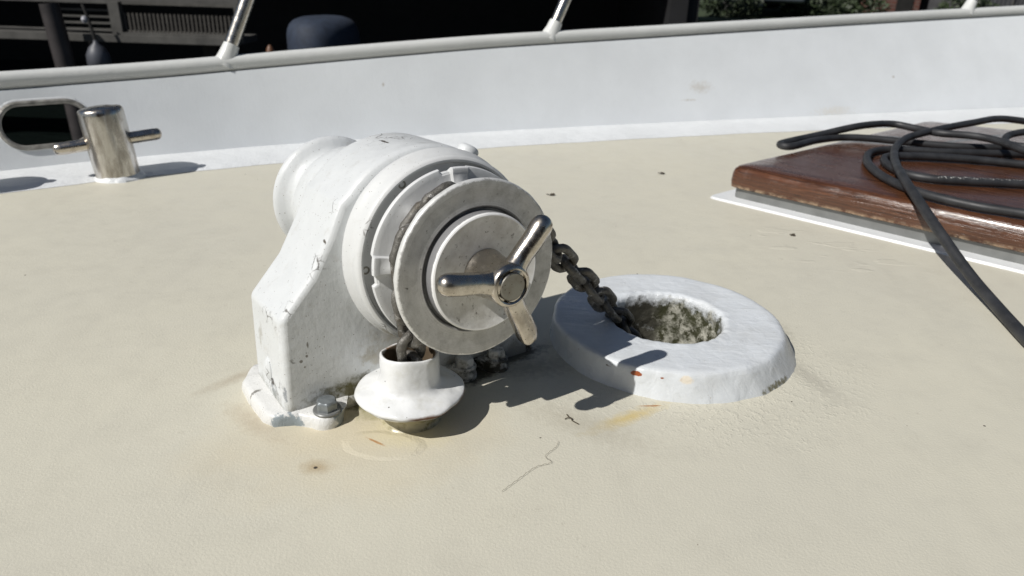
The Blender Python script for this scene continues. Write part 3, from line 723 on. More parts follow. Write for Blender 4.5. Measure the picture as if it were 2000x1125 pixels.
# cap
pr = [(-0.0050, 0.0560), (0.0040, 0.0566), (0.0090, 0.0566), (0.0112, 0.0560), (0.0120, 0.0548), (0.0116, 0.0530), (0.0104, 0.0500), (0.0098, 0.044), (0.0090, 0.036), (0.0084, 0.028), (0.0094, 0.022), (0.0094, 0.0)]
MB().lathe(pr, XAX(), 160).build('clutch_cap', M_CAP, win, ang=40)
# handle
pr = [(0.0080, 0.0215), (0.0095, 0.0218), (0.0110, 0.0214), (0.0135, 0.0206), (0.0170, 0.0198), (0.0220, 0.0190), (0.0290, 0.0182), (0.0400, 0.0180), (0.0480, 0.0180), (0.0515, 0.0174), (0.0532, 0.0160), (0.0536, 0.0148), (0.0528, 0.0137), (0.0505, 0.0133), (0.0490, 0.0132), (0.0490, 0.0)]
pr = [(h_, r_ * (1.12 if h_ > 0.02 else 1.06)) for h_, r_ in pr]
hand = MB().lathe(pr, XAX(), 96).build('clutch_handle', M_STEEL, win, ang=40)
MB().lathe([(0.0488, 0.0126), (0.0512, 0.0134), (0.0532, 0.0131), (0.0542, 0.0120), (0.0545, 0.0)], XAX(), 64).build('stud', M_STUD, hand, ang=40)
for q, sq in ((169, 0), (51, 0), (-67, 1)):
    d = Vector((0, math.cos(R(q)), math.sin(R(q)))); w = Vector((1, 0, 0)); u_ = w.cross(d)
    st = [(0.010, 0.0105), (0.0165, 0.0096), (0.021, 0.0086), (0.030, 0.0083), (0.045, 0.0085), (0.058, 0.0087), (0.0625, 0.0083), (0.0660, 0.0070), (0.0684, 0.0050), (0.0698, 0.0026), (0.0702, 0.0)]
    V = []; F = []; n = 28; m = len(st)
    for (l_, r_) in [(a_, b_ * 1.19) for a_, b_ in st]:
        for k in range(n):
            t = 2 * math.pi * k / n; e = 2.0 if not sq else 3.4
            cs, sn = math.cos(t), math.sin(t); g = (abs(cs) ** e + abs(sn) ** e) ** (-1 / e)
            fl = 1.0
            if sq and 0.024 < l_ < 0.0665 and 0.10 < t < 1.1: fl = 0.86
            V.append(L(0.0415 + (0.002 if l_ > 0.03 else 0), 0, 0) + d * l_ + (w * cs * g + u_ * sn * g) * r_ * fl * (0.93 if sq else 1))
    for i in range(m - 1):
        for k in range(n): F.append((i * n + k, i * n + (k + 1) % n, (i + 1) * n + (k + 1) % n, (i + 1) * n + k))
    F.append(tuple(range(n)))
    MB().add(V, F).build('spoke', M_STEEL, hand, ang=60)

# ---------------------------------------------------------------- chain
DR = 0.0049; PIT = 0.0272; HALF = PIT / 2; HWID = 0.0112
def w2(a, b, n): return C3 + A_ * a + B_ * b + N_ * n
path = []
for (a, b, n_) in [(-0.042, -0.056, -0.150), (-0.041, -0.056, -0.120), (-0.037, -0.057, -0.092), (-0.027, -0.062, -0.055)]: path.append(w2(a, b, n_))
RP = 0.0690
for k in range(0, 15):
    q = R(193 - k * 10.4); path.append(w2(-0.0240, RP * math.cos(q), RP * math.sin(q)))
for (a, b, n_) in [(-0.029, 0.075, 0.027), (-0.038, 0.120, -0.017), (-0.049, 0.170, -0.062), (-0.060, 0.215, -0.104), (-0.068, 0.250, -0.137), (-0.074, 0.272, -0.162), (-0.080, 0.284, -0.190), (-0.083, 0.288, -0.23), (-0.084, 0.289, -0.28)]: path.append(w2(a, b, n_))
sp = spline(path, 24)
cl = [0.0]
for a, b in zip(sp, sp[1:]): cl.append(cl[-1] + (b - a).length)
def at_len(x):
    i = 0
    while i < len(cl) - 2 and cl[i + 1] < x: i += 1
    t = (x - cl[i]) / max(1e-9, cl[i + 1] - cl[i]); return sp[i].lerp(sp[i + 1], min(1, max(0, t)))
chain = empty('anchor_chain', w2(-0.041, -0.056, -0.130)); co = Vector(chain.location)
tag(chain, 'dirty grey anchor chain running from the white spout over the windlass into the ring', 'chain')
# one link, stadium path, built once
def link_mesh():
    pts = []; n = 10; r = HWID; sl = HALF + 0.0044 - r
    for k in range(n + 1):
        q = -math.pi / 2 + math.pi * k / n; pts.append((sl + r * math.cos(q), r * math.sin(q), 0))
    for k in range(n + 1):
        q = math.pi / 2 + math.pi * k / n; pts.append((-sl + r * math.cos(q), r * math.sin(q), 0))
    rad = [DR * (1 + 0.05 * math.sin(i * 1.7)) for i in range(len(pts))]
    mb = MB().tube(pts, rad, 14, closed=True); lump(mb.v, 0.0009, 160); return mb
lm = link_mesh(); first = None; x = 0.004; i = 0
while x < cl[-1] - PIT * 0.6:
    p = at_len(x); q = at_len(x + PIT); t = (q - p).normalized(); mid = (p + q) * 0.5
    side = A_ - t * A_.dot(t); side.normalize(); up = t.cross(side)
    tw = R(8 * math.sin(i * 2.1)) + (0 if i % 2 else math.pi / 2) + R(14)
    if mid.dot(B_) > (C3 + B_ * 0.07).dot(B_):       # hanging part: every other link turns its eye up
        e = Vector((-0.20, -0.80, 0.57)); tw = math.atan2(-e.dot(side), e.dot(up)) + R(30 + 9 * math.sin(i * 1.9)) + (0 if i % 2 else math.pi / 2)
    Yv = side * math.cos(tw) + up * math.sin(tw); Zv = t.cross(Yv)
    M = Matrix(((t.x, Yv.x, Zv.x, mid.x - co.x), (t.y, Yv.y, Zv.y, mid.y - co.y), (t.z, Yv.z, Zv.z, mid.z - co.z), (0, 0, 0, 1)))
    if first is None: first = lm.build('link', M_CHAIN, chain); o = first
    else: o = first.copy(); COL.objects.link(o); o.parent = chain
    o.matrix_local = M
    x += PIT; i += 1

# ---------------------------------------------------------------- spout
SPX, SPY = -0.099, 0.627
sp_e = empty('chain_spout', (SPX, SPY, 0)); tag(sp_e, 'small white mushroom shaped deck pipe with a rusty seam holding the chain end', 'deck pipe')
pr = [(-0.003, 0.036), (0.0003, 0.031), (0.004, 0.0285), (0.010, 0.0290), (0.016, 0.034), (0.022, 0.0425), (0.0270, 0.0490), (0.0290, 0.0508), (0.0297, 0.0504), (0.0304, 0.0520), (0.0322, 0.0540), (0.0342, 0.0543), (0.0360, 0.0530), (0.0378, 0.0490), (0.0400, 0.0430), (0.0420, 0.0370), (0.0445, 0.0325), (0.0480, 0.0302), (0.0560, 0.0294), (0.0730, 0.0292), (0.0762, 0.0292), (0.0774, 0.0284), (0.0774, 0.0270), (0.0758, 0.0260), (0.0730, 0.0256), (0.0450, 0.0256), (0.020, 0.0200), (0.0196, 0.0)]
pr = [(h_ * 0.93, r_) for h_, r_ in pr]
mb = MB().lathe(dense(pr, 0.003), ZAX(0, 0), 120)
def spout_l(mb):
    for i, p in enumerate(mb.v):
        w = Vector(p); r = math.hypot(p.x, p.y)
        if p.z > 0.044: w.y += (p.z - 0.044) * 0.10; w.z -= (p.z - 0.044) * (0.16 * p.y / 0.029 + 0.02 * math.sin(5 * math.atan2(p.y, p.x)))
        k = 0.0020 if r > 0.033 else 0.0014
        w.z += k * noise.noise(Vector((p.x * 55, p.y * 55, 2))) * (1 if p.z > 0.02 else 0)
        d = Vector((p.x, p.y, 0)); 
        if r > 1e-4: w += d / r * (0.0019 * noise.noise(p * 42 + Vector((3, 3, 3))) + 0.0002 * noise.noise(p * 160))
        mb.v[i] = w
spout_l(mb); mb.build('pipe', M_SPOUT, sp_e, ang=70)

# ---------------------------------------------------------------- hawse ring
ring = empty('hawse_ring', (RC[0], RC[1], 0)); tag(ring, 'big thick white deck ring with a round mossy hole that swallows the chain', 'deck ring')
pr = [(-0.004, 0.1535), (0.001, 0.1515), (0.005, 0.1495), (0.011, 0.1470), (0.018, 0.1445), (0.0240, 0.1425), (0.0283, 0.1405), (0.0302, 0.1385), (0.0311, 0.1350), (0.0308, 0.100), (0.0305, 0.084), (0.0315, 0.0770), (0.0310, 0.0725), (0.0285, 0.0700), (0.0240, 0.0688), (0.0, 0.0685), (-0.06, 0.0685), (-0.135, 0.0685)]
mb = MB().lathe(dense(pr, 0.004), ZAX(0, 0), 220)
for i, p in enumerate(mb.v):
    w = Vector(p); r = math.hypot(p.x, p.y); q = Vector((p.x, p.y, 0)) / max(r, 1e-5)
    if p.z < 0.030 and r > 0.12: w += Vector((0.008, 0.002, 0)) * (1 - p.z / 0.03)
    amp = 0.0020 if r > 0.128 else (0.0014 if p.z > 0.02 else 0.0022)
    if r > 0.09 or p.z < 0.0295: w += q * amp * (noise.noise(p * 30) + 0.5 * noise.noise(p * 80))
    w.z += 0.0011 * noise.noise(Vector((p.x * 22, p.y * 22, 5))) + (0.0016 * noise.noise(p * 110) if 0.067 < r < 0.079 and p.z > 0.02 else 0.0)
    mb.v[i] = w
mb.f.pop(); mb.f.pop()       # open at both ends
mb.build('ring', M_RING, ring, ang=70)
M_PIT = simple('locker_dark', (0.03, 0.028, 0.022), 0.9)
MB().lathe([(-0.139, 0.0), (-0.139, 0.0715), (-0.133, 0.0715), (-0.133, 0.0)], ZAX(0, 0), 48).build('pipe_floor', M_PIT, ring)

# ---------------------------------------------------------------- hatch
H0 = Vector((0.436, 1.462, 0)); D1 = Vector((0.742, -0.670, 0)).normalized(); D2 = Vector((1.142 - 0.446, 2.09 - 1.491, 0)).normalized(); NRM = Vector((0.656, 0.755, 0))
D3 = Vector((0.82, -0.45, 0)).normalized(); LBK = 0.93
FL = H0; FR = H0 + D1 * 1.15; BL = H0 + D2 * LBK; BR = BL + D3 * 1.15
hat = empty('deck_hatch', H0); tag(hat, 'varnished dark wood hatch lid on a white and grey frame under the coiled cable', 'hatch')
def quad_frame(ins):
    c = (FL + FR + BL + BR) / 4; out = []
    for p, e1, e2 in ((FL, D1, D2), (FR, -D1, (BR - FR).normalized()), (BR, -D3, (FR - BR).normalized()), (BL, D3, -D2)):
        out.append(p + (e1 + e2) * ins)
    return out
def rounded(ins, r, n=6):
    q = quad_frame(ins); out = []
    for i, p in enumerate(q):
        a = (q[i - 1] - p).normalized(); b = (q[(i + 1) % 4] - p).normalized()
        for k in range(n + 1):
            t = k / n; out.append((p + a * r) * (1 - t) ** 2 + p * 2 * t * (1 - t) + (p + b * r) * t * t)
    return out
def lidpart(name, ins_list, mat, r, ang=40, top=True, bottom=False):
    V = []; F = []; n = None
    for ins, z in ins_list:
        ring_ = rounded(ins, r); n = len(ring_); V += [p - H0 + Vector((0, 0, z)) for p in ring_]
    m = len(ins_list)
    for i in range(m - 1):
        for k in range(n): F.append((i * n + k, i * n + (k + 1) % n, (i + 1) * n + (k + 1) % n, (i + 1) * n + k))
    if top: F.append(tuple((m - 1) * n + k for k in range(n)))
    if bottom: F.append(tuple(range(n)))
    return mesh(name, V, F, mat, hat, ang=ang)
lidpart('wood_lid', [(0.004, 0.0245), (0.0, 0.0270), (-0.001, 0.040), (0.0, 0.055), (0.002, 0.063), (0.007, 0.0685), (0.015, 0.0705), (0.05, 0.0715)], M_WOOD, 0.022, bottom=True)
lidpart('metal_coaming', [(0.008, -0.002), (0.008, 0.0245), (0.016, 0.0250)], M_COAM, 0.02)
lidpart('white_trim', [(-0.027, -0.002), (-0.023, 0.0038), (0.003, 0.0045), (0.004, 0.0045)], M_TRIM, 0.02)

# ---------------------------------------------------------------- cable
C = [
 [(1.35, 1.86, .105), (1.215, 1.853, .12), (1.103, 1.791, .118), (1.017, 1.744, .113), (.93, 1.687, .108), (.881, 1.655, .102), (.823, 1.58, .096), (.765, 1.46, .094), (.715, 1.324, .096), (.688, 1.215, .088), (.680, 1.100, .058), (.682, 1.010, .028), (.674, .922, .0155), (.659, .841, .013), (.642, .756, .013), (.60, .60, .013), (.62, .35, .013)],
 [(1.02, 1.02, .084), (.878, 1.119, .084), (.832, 1.149, .084), (.77, 1.188, .084), (.718, 1.257, .084), (.702, 1.349, .0835), (.711, 1.44, .0835), (.736, 1.518, .0835), (.778, 1.586, .0835), (.842, 1.612, .085), (.948, 1.601, .085), (1.124, 1.611, .084), (1.238, 1.613, .084), (1.42, 1.55, .084)],
 [(1.15, 1.29, .084), (1.02, 1.326, .084), (.954, 1.343, .084), (.862, 1.35, .084), (.790, 1.362, .084), (.756, 1.40, .084), (.757, 1.475, .084), (.784, 1.53, .086), (.849, 1.545, .086), (.933, 1.54, .086), (1.029, 1.52, .084), (1.2, 1.46, .084)],
 [(1.20, 1.44, .098), (1.09, 1.482, .104), (1.063, 1.527, .110), (1.057, 1.608, .112), (1.029, 1.658, .112), (.972, 1.688, .110), (.947, 1.747, .108), (.904, 1.786, .110), (.812, 1.745, .110), (.707, 1.713, .092), (.628, 1.671, .084), (.592, 1.636, .083), (.612, 1.618, .083), (.695, 1.690, .084), (.77, 1.728, .085), (.838, 1.720, .086), (.945, 1.690, .084), (1.048, 1.670, .084), (1.25, 1.70, .084)],
 [(1.5, 1.75, .100), (1.298, 1.782, .11), (1.194, 1.735, .11), (1.144, 1.71, .105), (1.106, 1.655, .1), (1.113, 1.619, .1), (1.178, 1.598, .1), (1.35, 1.62, .09)]]
cab = empty('power_cable', (0.70, 1.35, 0.071)); cbo = Vector(cab.location)
tag(cab, 'thick black rubber cable coiled on the wooden hatch and trailing over the deck', 'cable')
for k, pts in enumerate(C):
    pts = [(a_, b_, max(0.0088, c_ - 0.0038)) for a_, b_, c_ in pts]
    mb = MB().tube(spline(pts, 12), 0.0082, 18); mesh('cable_run', [p - cbo for p in mb.v], mb.f, M_CABLEP if k == 2 else M_CABLE, cab)

# ---------------------------------------------------------------- small debris lying on the deck
M_HAIR = simple('hair_dark', (0.22, 0.19, 0.15), 0.6); M_BIT = simple('dry_leaf', (0.07, 0.055, 0.035), 0.8)
mb = MB().tube([Vector((x, y, 0.0009 + 0.0012 * (i % 2))) for i, (x, y) in enumerate([(p.x, p.y) for p in spline([(.0500, .5900, 0), (.0472, .5800, 0), (.0365, .5650, 0), (.0420, .5560, 0), (.0267, .5478, 0), (.0103, .5286, 0), (-.0031, .5126, 0)], 6)])], 0.00018, 5)
o = mb.build('hair_strand', M_HAIR); tag(o, 'thin dark wavy hair lying on the cream deck below the windlass shadow', 'hair')
mb = MB().tube(spline([(.0610, .6375, .001), (.0625, .6320, .0018), (.0660, .6300, .001), (.0655, .6262, .0015), (.0720, .6205, .001)], 4), 0.0006, 6).tube(spline([(.0585, .6290, .001), (.0630, .6305, .002), (.0660, .6290, .001)], 4), 0.0005, 6)
o = mb.build('twig', M_BIT); tag(o, 'tiny black forked twig on the deck just below the handle shadow', 'twig')
for (x, y, sz, lab) in [(.3333, 1.6445, .011, 'dark leaf scrap on the deck between bulwark and hatch corner'), (.0723, 1.4397, .010, 'brown leaf scrap on the deck just beyond the steel handle tip'), (.4971, 1.234, .007, 'dark leaf scrap on the deck in front of the white hatch trim')]:
    V = []; n = 10
    for k in range(n):
        q = 2 * math.pi * k / n; r_ = sz * (0.7 + 0.5 * noise.noise(Vector((x * 50 + math.cos(q), y * 50, math.sin(q)))))
        V.append((x + r_ * math.cos(q), y + 0.6 * r_ * math.sin(q), 0.0010 + 0.0015 * (1 + math.sin(q * 2))))
    V2 = [(a, b, c + 0.0006) for a, b, c in V]
    o = mesh('leaf_scrap', V + V2, [tuple(range(n)), tuple(range(n, 2 * n))] + [(i, (i + 1) % n, n + (i + 1) % n, n + i) for i in range(n)], M_BIT)
    tag(o, lab, 'leaf', 'leaf scraps on the deck')

# ---------------------------------------------------------------- dark cabin added out of view: blocks sky light, shows in polished steel
M_BLOCKER = simple('blocker_mahogany', (0.060, 0.028, 0.016), 0.35, 0, 0.3, 4)
wh = empty('sky_blocker', (1.2, -1.9, 0)); who = Vector(wh.location); tag(wh, 'dark varnished cabin added behind the camera, out of frame, to block sky light', 'sky_blocker')
def wbx(name, c, h, mat, par=wh):
    mb = MB().box(c, h); return mesh(name, [p - who for p in mb.v], mb.f, mat, par, smooth=False)
wbx('blocker_wall', (1.3, -1.95, 0.95), (1.9, 0.05, 0.95), M_BLOCKER)
wbx('side_wall', (-0.55, -2.9, 0.95), (0.05, 0.9, 0.95), M_BLOCKER)
wbx('roof', (1.3, -2.9, 1.96), (2.05, 1.15, 0.05), M_WALL)
M_GLASSD = simple('blocker_glass', (0.02, 0.025, 0.03), 0.05)
for k in range(4):
    o = wbx('blocker_frame', (0.05 + k * 0.85, -1.885, 1.35), (0.36, 0.012, 0.30), M_STEELB); wbx('blocker_pane', (0.05 + k * 0.85, -1.868, 1.35), (0.32, 0.004, 0.26), M_GLASSD, wh)

# ---------------------------------------------------------------- harbour behind
s = NT('harbour_water')
s.bump(s.noise(3, 4, 0.6, s.mapping(sc=(1, 2.5, 1), typ='POINT')), 0.05)
M_WATER = s.done((0.006, 0.009, 0.008), 0.08)
wt = mesh('water', [(-60, -40, -1.5), (60, -40, -1.5), (60, 80, -1.5), (-60, 80, -1.5)], [(0, 1, 2, 3)], M_WATER, smooth=False); tag(wt, kind='structure')
M_DIM = simple('tarred_wood', (0.018, 0.017, 0.016), 0.8, 0, 0.4, 5)
M_BOARD = simple('weathered_board', (0.065, 0.063, 0.058), 0.8, 0, 0.35, 6)
M_RAILW = simple('grey_beam', (0.085, 0.082, 0.075), 0.8, 0, 0.3, 6)
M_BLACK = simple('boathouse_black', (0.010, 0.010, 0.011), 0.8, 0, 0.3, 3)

# boathouse, open front, deep roof
bh = empty('boathouse', (-3, 10, -1.5)); bho = Vector(bh.location)
tag(bh, 'black timber boathouse standing in shade behind the bulwark', 'boathouse')
def bx(name, c, h, mat, par, po, **k):
    mb = MB().box(c, h); return mesh(name, [p - po for p in mb.v], mb.f, mat, par, smooth=False, **k)
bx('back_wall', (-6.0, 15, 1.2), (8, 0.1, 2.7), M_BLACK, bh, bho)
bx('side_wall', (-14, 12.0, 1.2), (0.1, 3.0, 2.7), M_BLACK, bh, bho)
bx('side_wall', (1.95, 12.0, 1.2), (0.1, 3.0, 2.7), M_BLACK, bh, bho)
for (y0, z0, y1, z1) in ((8.2, 3.6, 12, 5.4), (12, 5.4, 15.6, 3.8)):
    V = [(-15, y0, z0), (2.6, y0, z0), (2.6, y1, z1), (-15, y1, z1)]; V += [(a, b, c + 0.12) for a, b, c in V]
    mesh('roof', [Vector(v_) - bho for v_ in V], [(0, 1, 2, 3), (4, 5, 6, 7), (0, 1, 5, 4), (1, 2, 6, 5), (2, 3, 7, 6), (3, 0, 4, 7)], M_DIM, bh, smooth=False)
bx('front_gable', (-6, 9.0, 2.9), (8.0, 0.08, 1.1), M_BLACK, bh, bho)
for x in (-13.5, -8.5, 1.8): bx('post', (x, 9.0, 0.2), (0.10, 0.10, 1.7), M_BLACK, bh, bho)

# dock on the left: walkway beams, slatted bench side, mesh fence panel
dk = empty('timber_dock', (-4.4, 8.0, -1.5)); dko = Vector(dk.location)
tag(dk, 'weathered timber dock with walkway planks behind the left end of the bulwark', 'dock')
bx('walkway', (-5.6, 8.35, -0.37), (2.6, 0.36, 0.035), M_BOARD, dk, dko)
bx('edge_beam', (-5.6, 7.95, -0.355), (2.6, 0.03, 0.035), M_RAILW, dk, dko)
bx('handrail', (-4.9, 8.2, 0.015), (1.95, 0.06, 0.045), M_RAILW, dk, dko)
for k in range(4): bx('slat', (-4.62, 8.22, -0.10 - 0.065 * k), (0.34, 0.02, 0.010), M_RAILW, dk, dko)
for x in (-7.4, -6.2, -3.4): bx('pile', (x, 8.4, -0.95), (0.08, 0.08, 0.60), M_DIM, dk, dko)
fp = empty('mesh_fence_panel', (-3.6, 8.0, -0.33)); fo = Vector(fp.location)
tag(fp, 'pale framed mesh fence panel on the dock between the piling and the first rail tube', 'fence')
bx('bottom_rail', (-3.58, 8.0, -0.325), (0.66, 0.05, 0.030), M_RAILW, fp, fo)
bx('post', (-4.20, 8.0, -0.15), (0.055, 0.04, 0.15), M_RAILW, fp, fo)
bx('post', (-2.93, 8.0, -0.10), (0.030, 0.03, 0.26), M_RAILW, fp, fo)
bx('top_rail', (-3.56, 8.0, 0.03), (0.60, 0.03, 0.018), M_RAILW, fp, fo)
mb = MB()
for k in range(27): mb.box((-4.12 + k * 0.0435, 8.01, -0.20), (0.010, 0.006, 0.095))
for k in range(3): mb.box((-3.56, 8.022, -0.13 - 0.06 * k), (0.58, 0.004, 0.006))
mesh('mesh_infill', [p - fo for p in mb.v], mb.f, simple('mesh_brown', (0.06, 0.055, 0.048), 0.8), fp, smooth=False)
# piling
mb = MB().tube([(-4.62, 7.7, -1.6), (-4.66, 7.7, -0.6), (-4.70, 7.7, -0.02)], [0.105, 0.10, 0.085], 16); lump(mb.v, 0.01, 6)
o = mb.build('mooring_piling', simple('wet_pile', (0.035, 0.030, 0.030), 0.55, 0, 0.4, 6)); tag(o, 'dark round mooring piling standing in front of the dock', 'piling')
# fender on a line, small white float
fd = empty('hanging_fender', (-4.33, 7.75, -0.62)); fdo = Vector(fd.location); tag(fd, 'dull grey round fender hanging under the dock edge by a rope', 'fender')
M_FEN = simple('fender_grey', (0.07, 0.075, 0.09), 0.5)
MB().lathe([(-0.22, 0.0), (-0.20, 0.05), (-0.15, 0.09), (-0.07, 0.115), (0.02, 0.11), (0.09, 0.075), (0.13, 0.03), (0.16, 0.02), (0.16, 0)], ZAX(0, 0, 0.10), 24).build('fender_body', M_FEN, fd)
mb = MB().tube(spline([(-4.33, 7.75, -0.38), (-4.36, 7.76, -0.20), (-4.41, 7.78, -0.02)], 6), 0.016, 8).tube(spline([(-4.42, 7.80, -0.38), (-4.46, 7.78, -0.60), (-4.60, 7.74, -0.70), (-4.66, 7.72, -0.62)], 6), 0.008, 6)
mesh('rope', [p - fdo for p in mb.v], mb.f, M_DIM, fd)
o = MB().lathe([(-0.035, 0.0), (-0.028, 0.022), (0, 0.034), (0.028, 0.022), (0.035, 0.0)], ZAX(-4.36, 7.68, -0.16), 20).build('rope_float', simple('float_white', (0.35, 0.35, 0.38), 0.4)); tag(o, 'small white ball float on the rope right of the dark piling', 'float')
# covered dinghy
dn = empty('covered_dinghy', (-2.17, 8.0, -1.5)); dno = Vector(dn.location); tag(dn, 'small boat under a domed blue canvas cover in the dark water beyond the bulwark', 'boat')
V = []; F = []; n = 24; m = 9
for i in range(m):
    t = i / (m - 1)
    for k in range(n):
        q = 2 * math.pi * k / n; rx = 0.38 * (1 - t ** 3.2 * 0.62); rz_ = 1.1 * (1 - t ** 3 * 0.5)
        fold = 1 + 0.03 * noise.noise(Vector((math.cos(q) * 3, math.sin(q) * 3, t * 2)))
        V.append(Vector((-2.17 + rx * math.cos(q) * fold - 0.02 * t, 8.5 + rz_ * 0.6 * math.sin(q) * fold, -0.50 + 0.39 * math.sin(t * math.pi / 2))))
for i in range(m - 1):
    for k in range(n): F.append((i * n + k, i * n + (k + 1) % n, (i + 1) * n + (k + 1) % n, (i + 1) * n + k))
F.append(tuple((m - 1) * n + k for k in range(n)))
mesh('canvas_cover', [p - dno for p in V], F, simple('blue_canvas', (0.020, 0.030, 0.052), 0.75, 0, 0.25, 12), dn)
V = []
for (sc, z_) in ((0.55, -1.62), (0.95, -1.2), (1.04, -0.55), (1.0, -0.50)):
    for k in range(n): q = 2 * math.pi * k / n; V.append(Vector((-2.17 + 0.42 * sc * math.cos(q), 8.5 + 0.72 * sc * math.sin(q), z_)))
mesh('boat_hull', [p - dno for p in V], [(i * n + k, i * n + (k + 1) % n, (i + 1) * n + (k + 1) % n, (i + 1) * n + k) for i in range(3) for k in range(n)] + [tuple(3 * n + k for k in range(n))], simple('boat_dark', (0.03, 0.03, 0.035), 0.5), dn)
o = mesh('orange_buoy', *(lambda b: (b.v, b.f))(MB().lathe([(-0.05, 0), (-0.04, 0.03), (0, 0.045), (0.045, 0.03), (0.07, 0.01), (0.07, 0)], ZAX(-2.55, 7.75, -0.42), 18)), simple('buoy_orange', (0.12, 0.05, 0.02), 0.5)); tag(o, 'little orange buoy at the left side of the blue covered boat', 'buoy')

# far shore on the right
M_SHORE = simple('shore_grass', (0.035, 0.05, 0.02), 0.9, 0, 0.5, 1.2)
sh = mesh('shore', [(4.4, 17, -1.6), (40, 14, -1.6), (40, 70, 0.2), (-20, 70, 0.2), (4.4, 17.0, -0.45), (40, 14, -0.45), (-14, 17.2, -0.45), (-14, 17.2, -1.6)],
          [(4, 5, 2, 3, 6), (0, 1, 5, 4), (7, 0, 4, 6)], M_SHORE, smooth=False); tag(sh, kind='structure')
def foliage(name, label, cat, loc, size, nl, mat, group=None, seed=1, trunk=None):
    rnd = random.Random(seed); t = empty(name, loc); tag(t, label, cat, group); mb = MB()
    for k in range(nl):
        while True:
            u = Vector((rnd.uniform(-1, 1), rnd.uniform(-1, 1), rnd.uniform(-1, 1)))
            if u.length < 1 and noise.noise(u * 2.2 + Vector((seed, 0, 0))) > -0.22: break
        p = Vector((u.x * size[0], u.y * size[1], size[3] + u.z * size[2])); s_ = size[4] * rnd.uniform(0.6, 1.4)
        e1 = Vector((rnd.uniform(-1, 1), rnd.uniform(-1, 1), rnd.uniform(-1, 1))).normalized(); e2 = e1.orthogonal().normalized()
        mb.add([p - e1 * s_, p + e2 * s_ * 0.5, p + e1 * s_, p - e2 * s_ * 0.5], [(0, 1, 2, 3)])
    mb.build('crown', mat, t, smooth=False)
    if trunk:
        k = MB().tube([(0, 0, -0.1), (0.05, 0, trunk * 0.5), (-0.05, 0.05, trunk)], [0.22, 0.17, 0.10], 12)
        for q in range(4): k.tube([(0, 0, trunk * 0.7), (math.cos(q * 1.6) * size[0] * 0.5, math.sin(q * 1.6) * size[1] * 0.5, trunk + size[2] * 0.5)], [0.08, 0.03], 8)
        k.build('trunk', M_DIM, t)
M_LEAF = simple('leaf_green', (0.026, 0.040, 0.014), 0.6, 0, 0.5, 3)
for k, (x, y) in enumerate(((4.9, 18.2), (6.9, 18.5), (8.3, 19.3), (10.6, 18.6))):
    foliage('shore_bush', ['dim green bush at the left end of the far shore', 'low bush on the far shore behind the second rail tube gap', 'bush on the far shore left of the reddish brick hut', 'bush on the far shore right of the reddish brick hut'][k], 'bush', (x, y, -0.45), (0.75, 0.5, 0.35, 0.30, 0.06), 900, M_LEAF, 'bushes along the far shore', k + 2)
for k, (x, y) in enumerate(((5.6, 21), (7.6, 22), (9.4, 21), (13.5, 22), (18, 24))):
    foliage('shore_tree', ['leftmost shade tree on the far shore', 'shade tree second from the left on the far shore', 'shade tree behind the brick hut', 'shade tree right of the grey container', 'rightmost shade tree on the far shore'][k], 'tree', (x, y, -0.42), (2.3, 2.0, 1.7, 3.2, 0.14), 3800, M_LEAF, 'trees on the far shore', k + 11, 2.4)
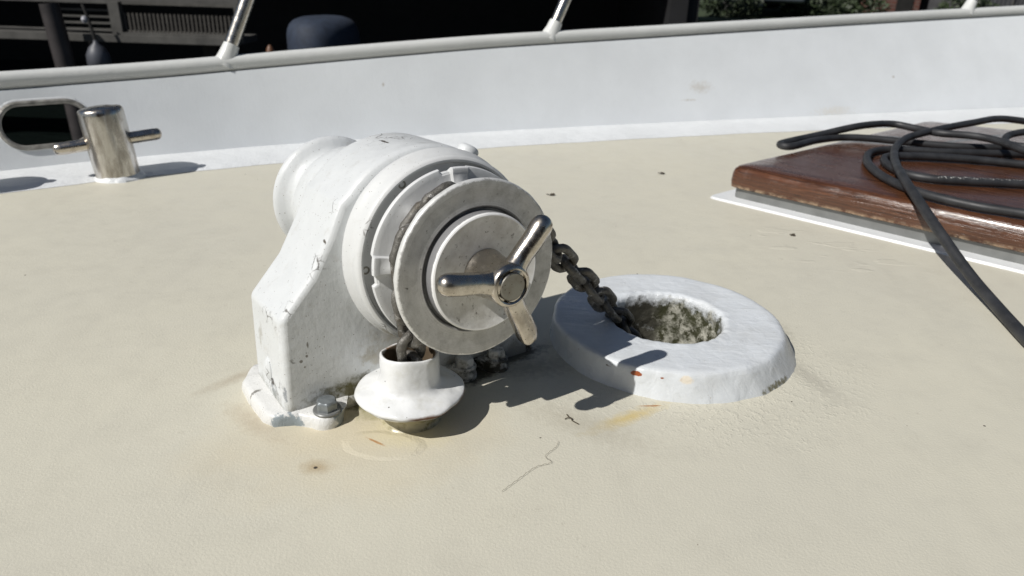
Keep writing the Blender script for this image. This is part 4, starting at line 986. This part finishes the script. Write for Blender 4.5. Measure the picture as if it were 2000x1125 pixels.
def car(x, y, col, label, rz):
    t = empty('parked_car', (x, y, -0.42)); tag(t, label, 'car', 'cars parked on the far shore'); t.rotation_euler.z = rz
    side = [(-2.1, 0.35), (-2.1, 0.75), (-1.9, 0.9), (-1.0, 0.98), (-0.45, 1.40), (0.95, 1.42), (1.55, 1.0), (2.05, 0.9), (2.1, 0.4), (1.7, 0.3), (-1.7, 0.3)]
    mb = MB().prism(side, lambda a, b: Vector((a, -0.85, b)), lambda a, b: Vector((a, 0.85, b)))
    mb.build('body', simple('car_paint', col, 0.3, 0.3, 0.05), t, bevel=0.06)
    gl = [(-0.85, 1.0), (-0.38, 1.34), (0.90, 1.36), (1.38, 1.0)]
    MB().prism(gl, lambda a, b: Vector((a, -0.87, b)), lambda a, b: Vector((a, 0.87, b))).build('window', simple('car_glass', (0.02, 0.025, 0.03), 0.08), t, smooth=False)
    for wx in (-1.3, 1.3):
        for wy in (-0.8, 0.8):
            w = MB().lathe([(-0.1, 0.0), (-0.1, 0.30), (0.1, 0.30), (0.1, 0.0)], (Vector((wx, wy, 0.32)), Vector((0, 1, 0)), Vector((1, 0, 0)), Vector((0, 0, 1))), 20).build('wheel', M_BLACK, t)
            MB().lathe([(-0.11, 0.0), (-0.11, 0.18), (0.11, 0.18), (0.11, 0.0)], (Vector((wx, wy, 0.32)), Vector((0, 1, 0)), Vector((1, 0, 0)), Vector((0, 0, 1))), 16).build('hubcap', M_RAILW, w)
car(6.4, 20.2, (0.10, 0.12, 0.14), 'dark grey car parked on the far shore under the left trees', R(70))
car(8.6, 24.0, (0.40, 0.42, 0.45), 'silver car parked on the far shore left of the brick hut', R(5))
# brick hut and grey container
M_BRICK = None
s = NT('red_brick'); bt = s.n('ShaderNodeTexBrick'); s.link(s.mapping(rot=(R(90), 0, 0), typ='POINT'), bt.inputs[0])
bt.inputs['Scale'].default_value = 3.0; bt.inputs['Color1'].default_value = (0.16, 0.06, 0.045, 1); bt.inputs['Color2'].default_value = (0.11, 0.045, 0.035, 1); bt.inputs['Mortar'].default_value = (0.16, 0.14, 0.12, 1)
M_BRICK = s.done(bt.outputs[0], 0.85)
hu = empty('brick_hut', (9.6, 20.8, -0.43)); ho = Vector(hu.location); tag(hu, 'small reddish brick hut on the far shore left of the grey container', 'hut')
bx('wall', (9.6, 21, 0.8), (0.55, 1.0, 1.25), M_BRICK, hu, ho); bx('roof', (9.6, 21, 2.12), (0.75, 1.2, 0.07), M_DIM, hu, ho); bx('door', (9.75, 19.985, 0.45), (0.2, 0.02, 0.85), M_DIM, hu, ho)
cn = empty('grey_container', (11.6, 19.4, -0.45)); cno = Vector(cn.location); tag(cn, 'dull grey steel container standing on the far shore near the right rail tube', 'container')
mb = MB().box((11.55, 19.9, 0.55), (1.05, 0.8, 0.95))
for k in range(20): mb.box((10.55 + k * 0.105, 19.09, 0.55), (0.02, 0.012, 0.92))
mesh('container_body', [p - cno for p in mb.v], mb.f, simple('container_grey', (0.09, 0.09, 0.095), 0.6), cn, smooth=False)
bx('locking_bar', (11.2, 19.05, 0.5), (0.015, 0.015, 0.85), M_RAILW, cn, cno); bx('locking_bar', (11.9, 19.05, 0.5), (0.015, 0.015, 0.85), M_RAILW, cn, cno)
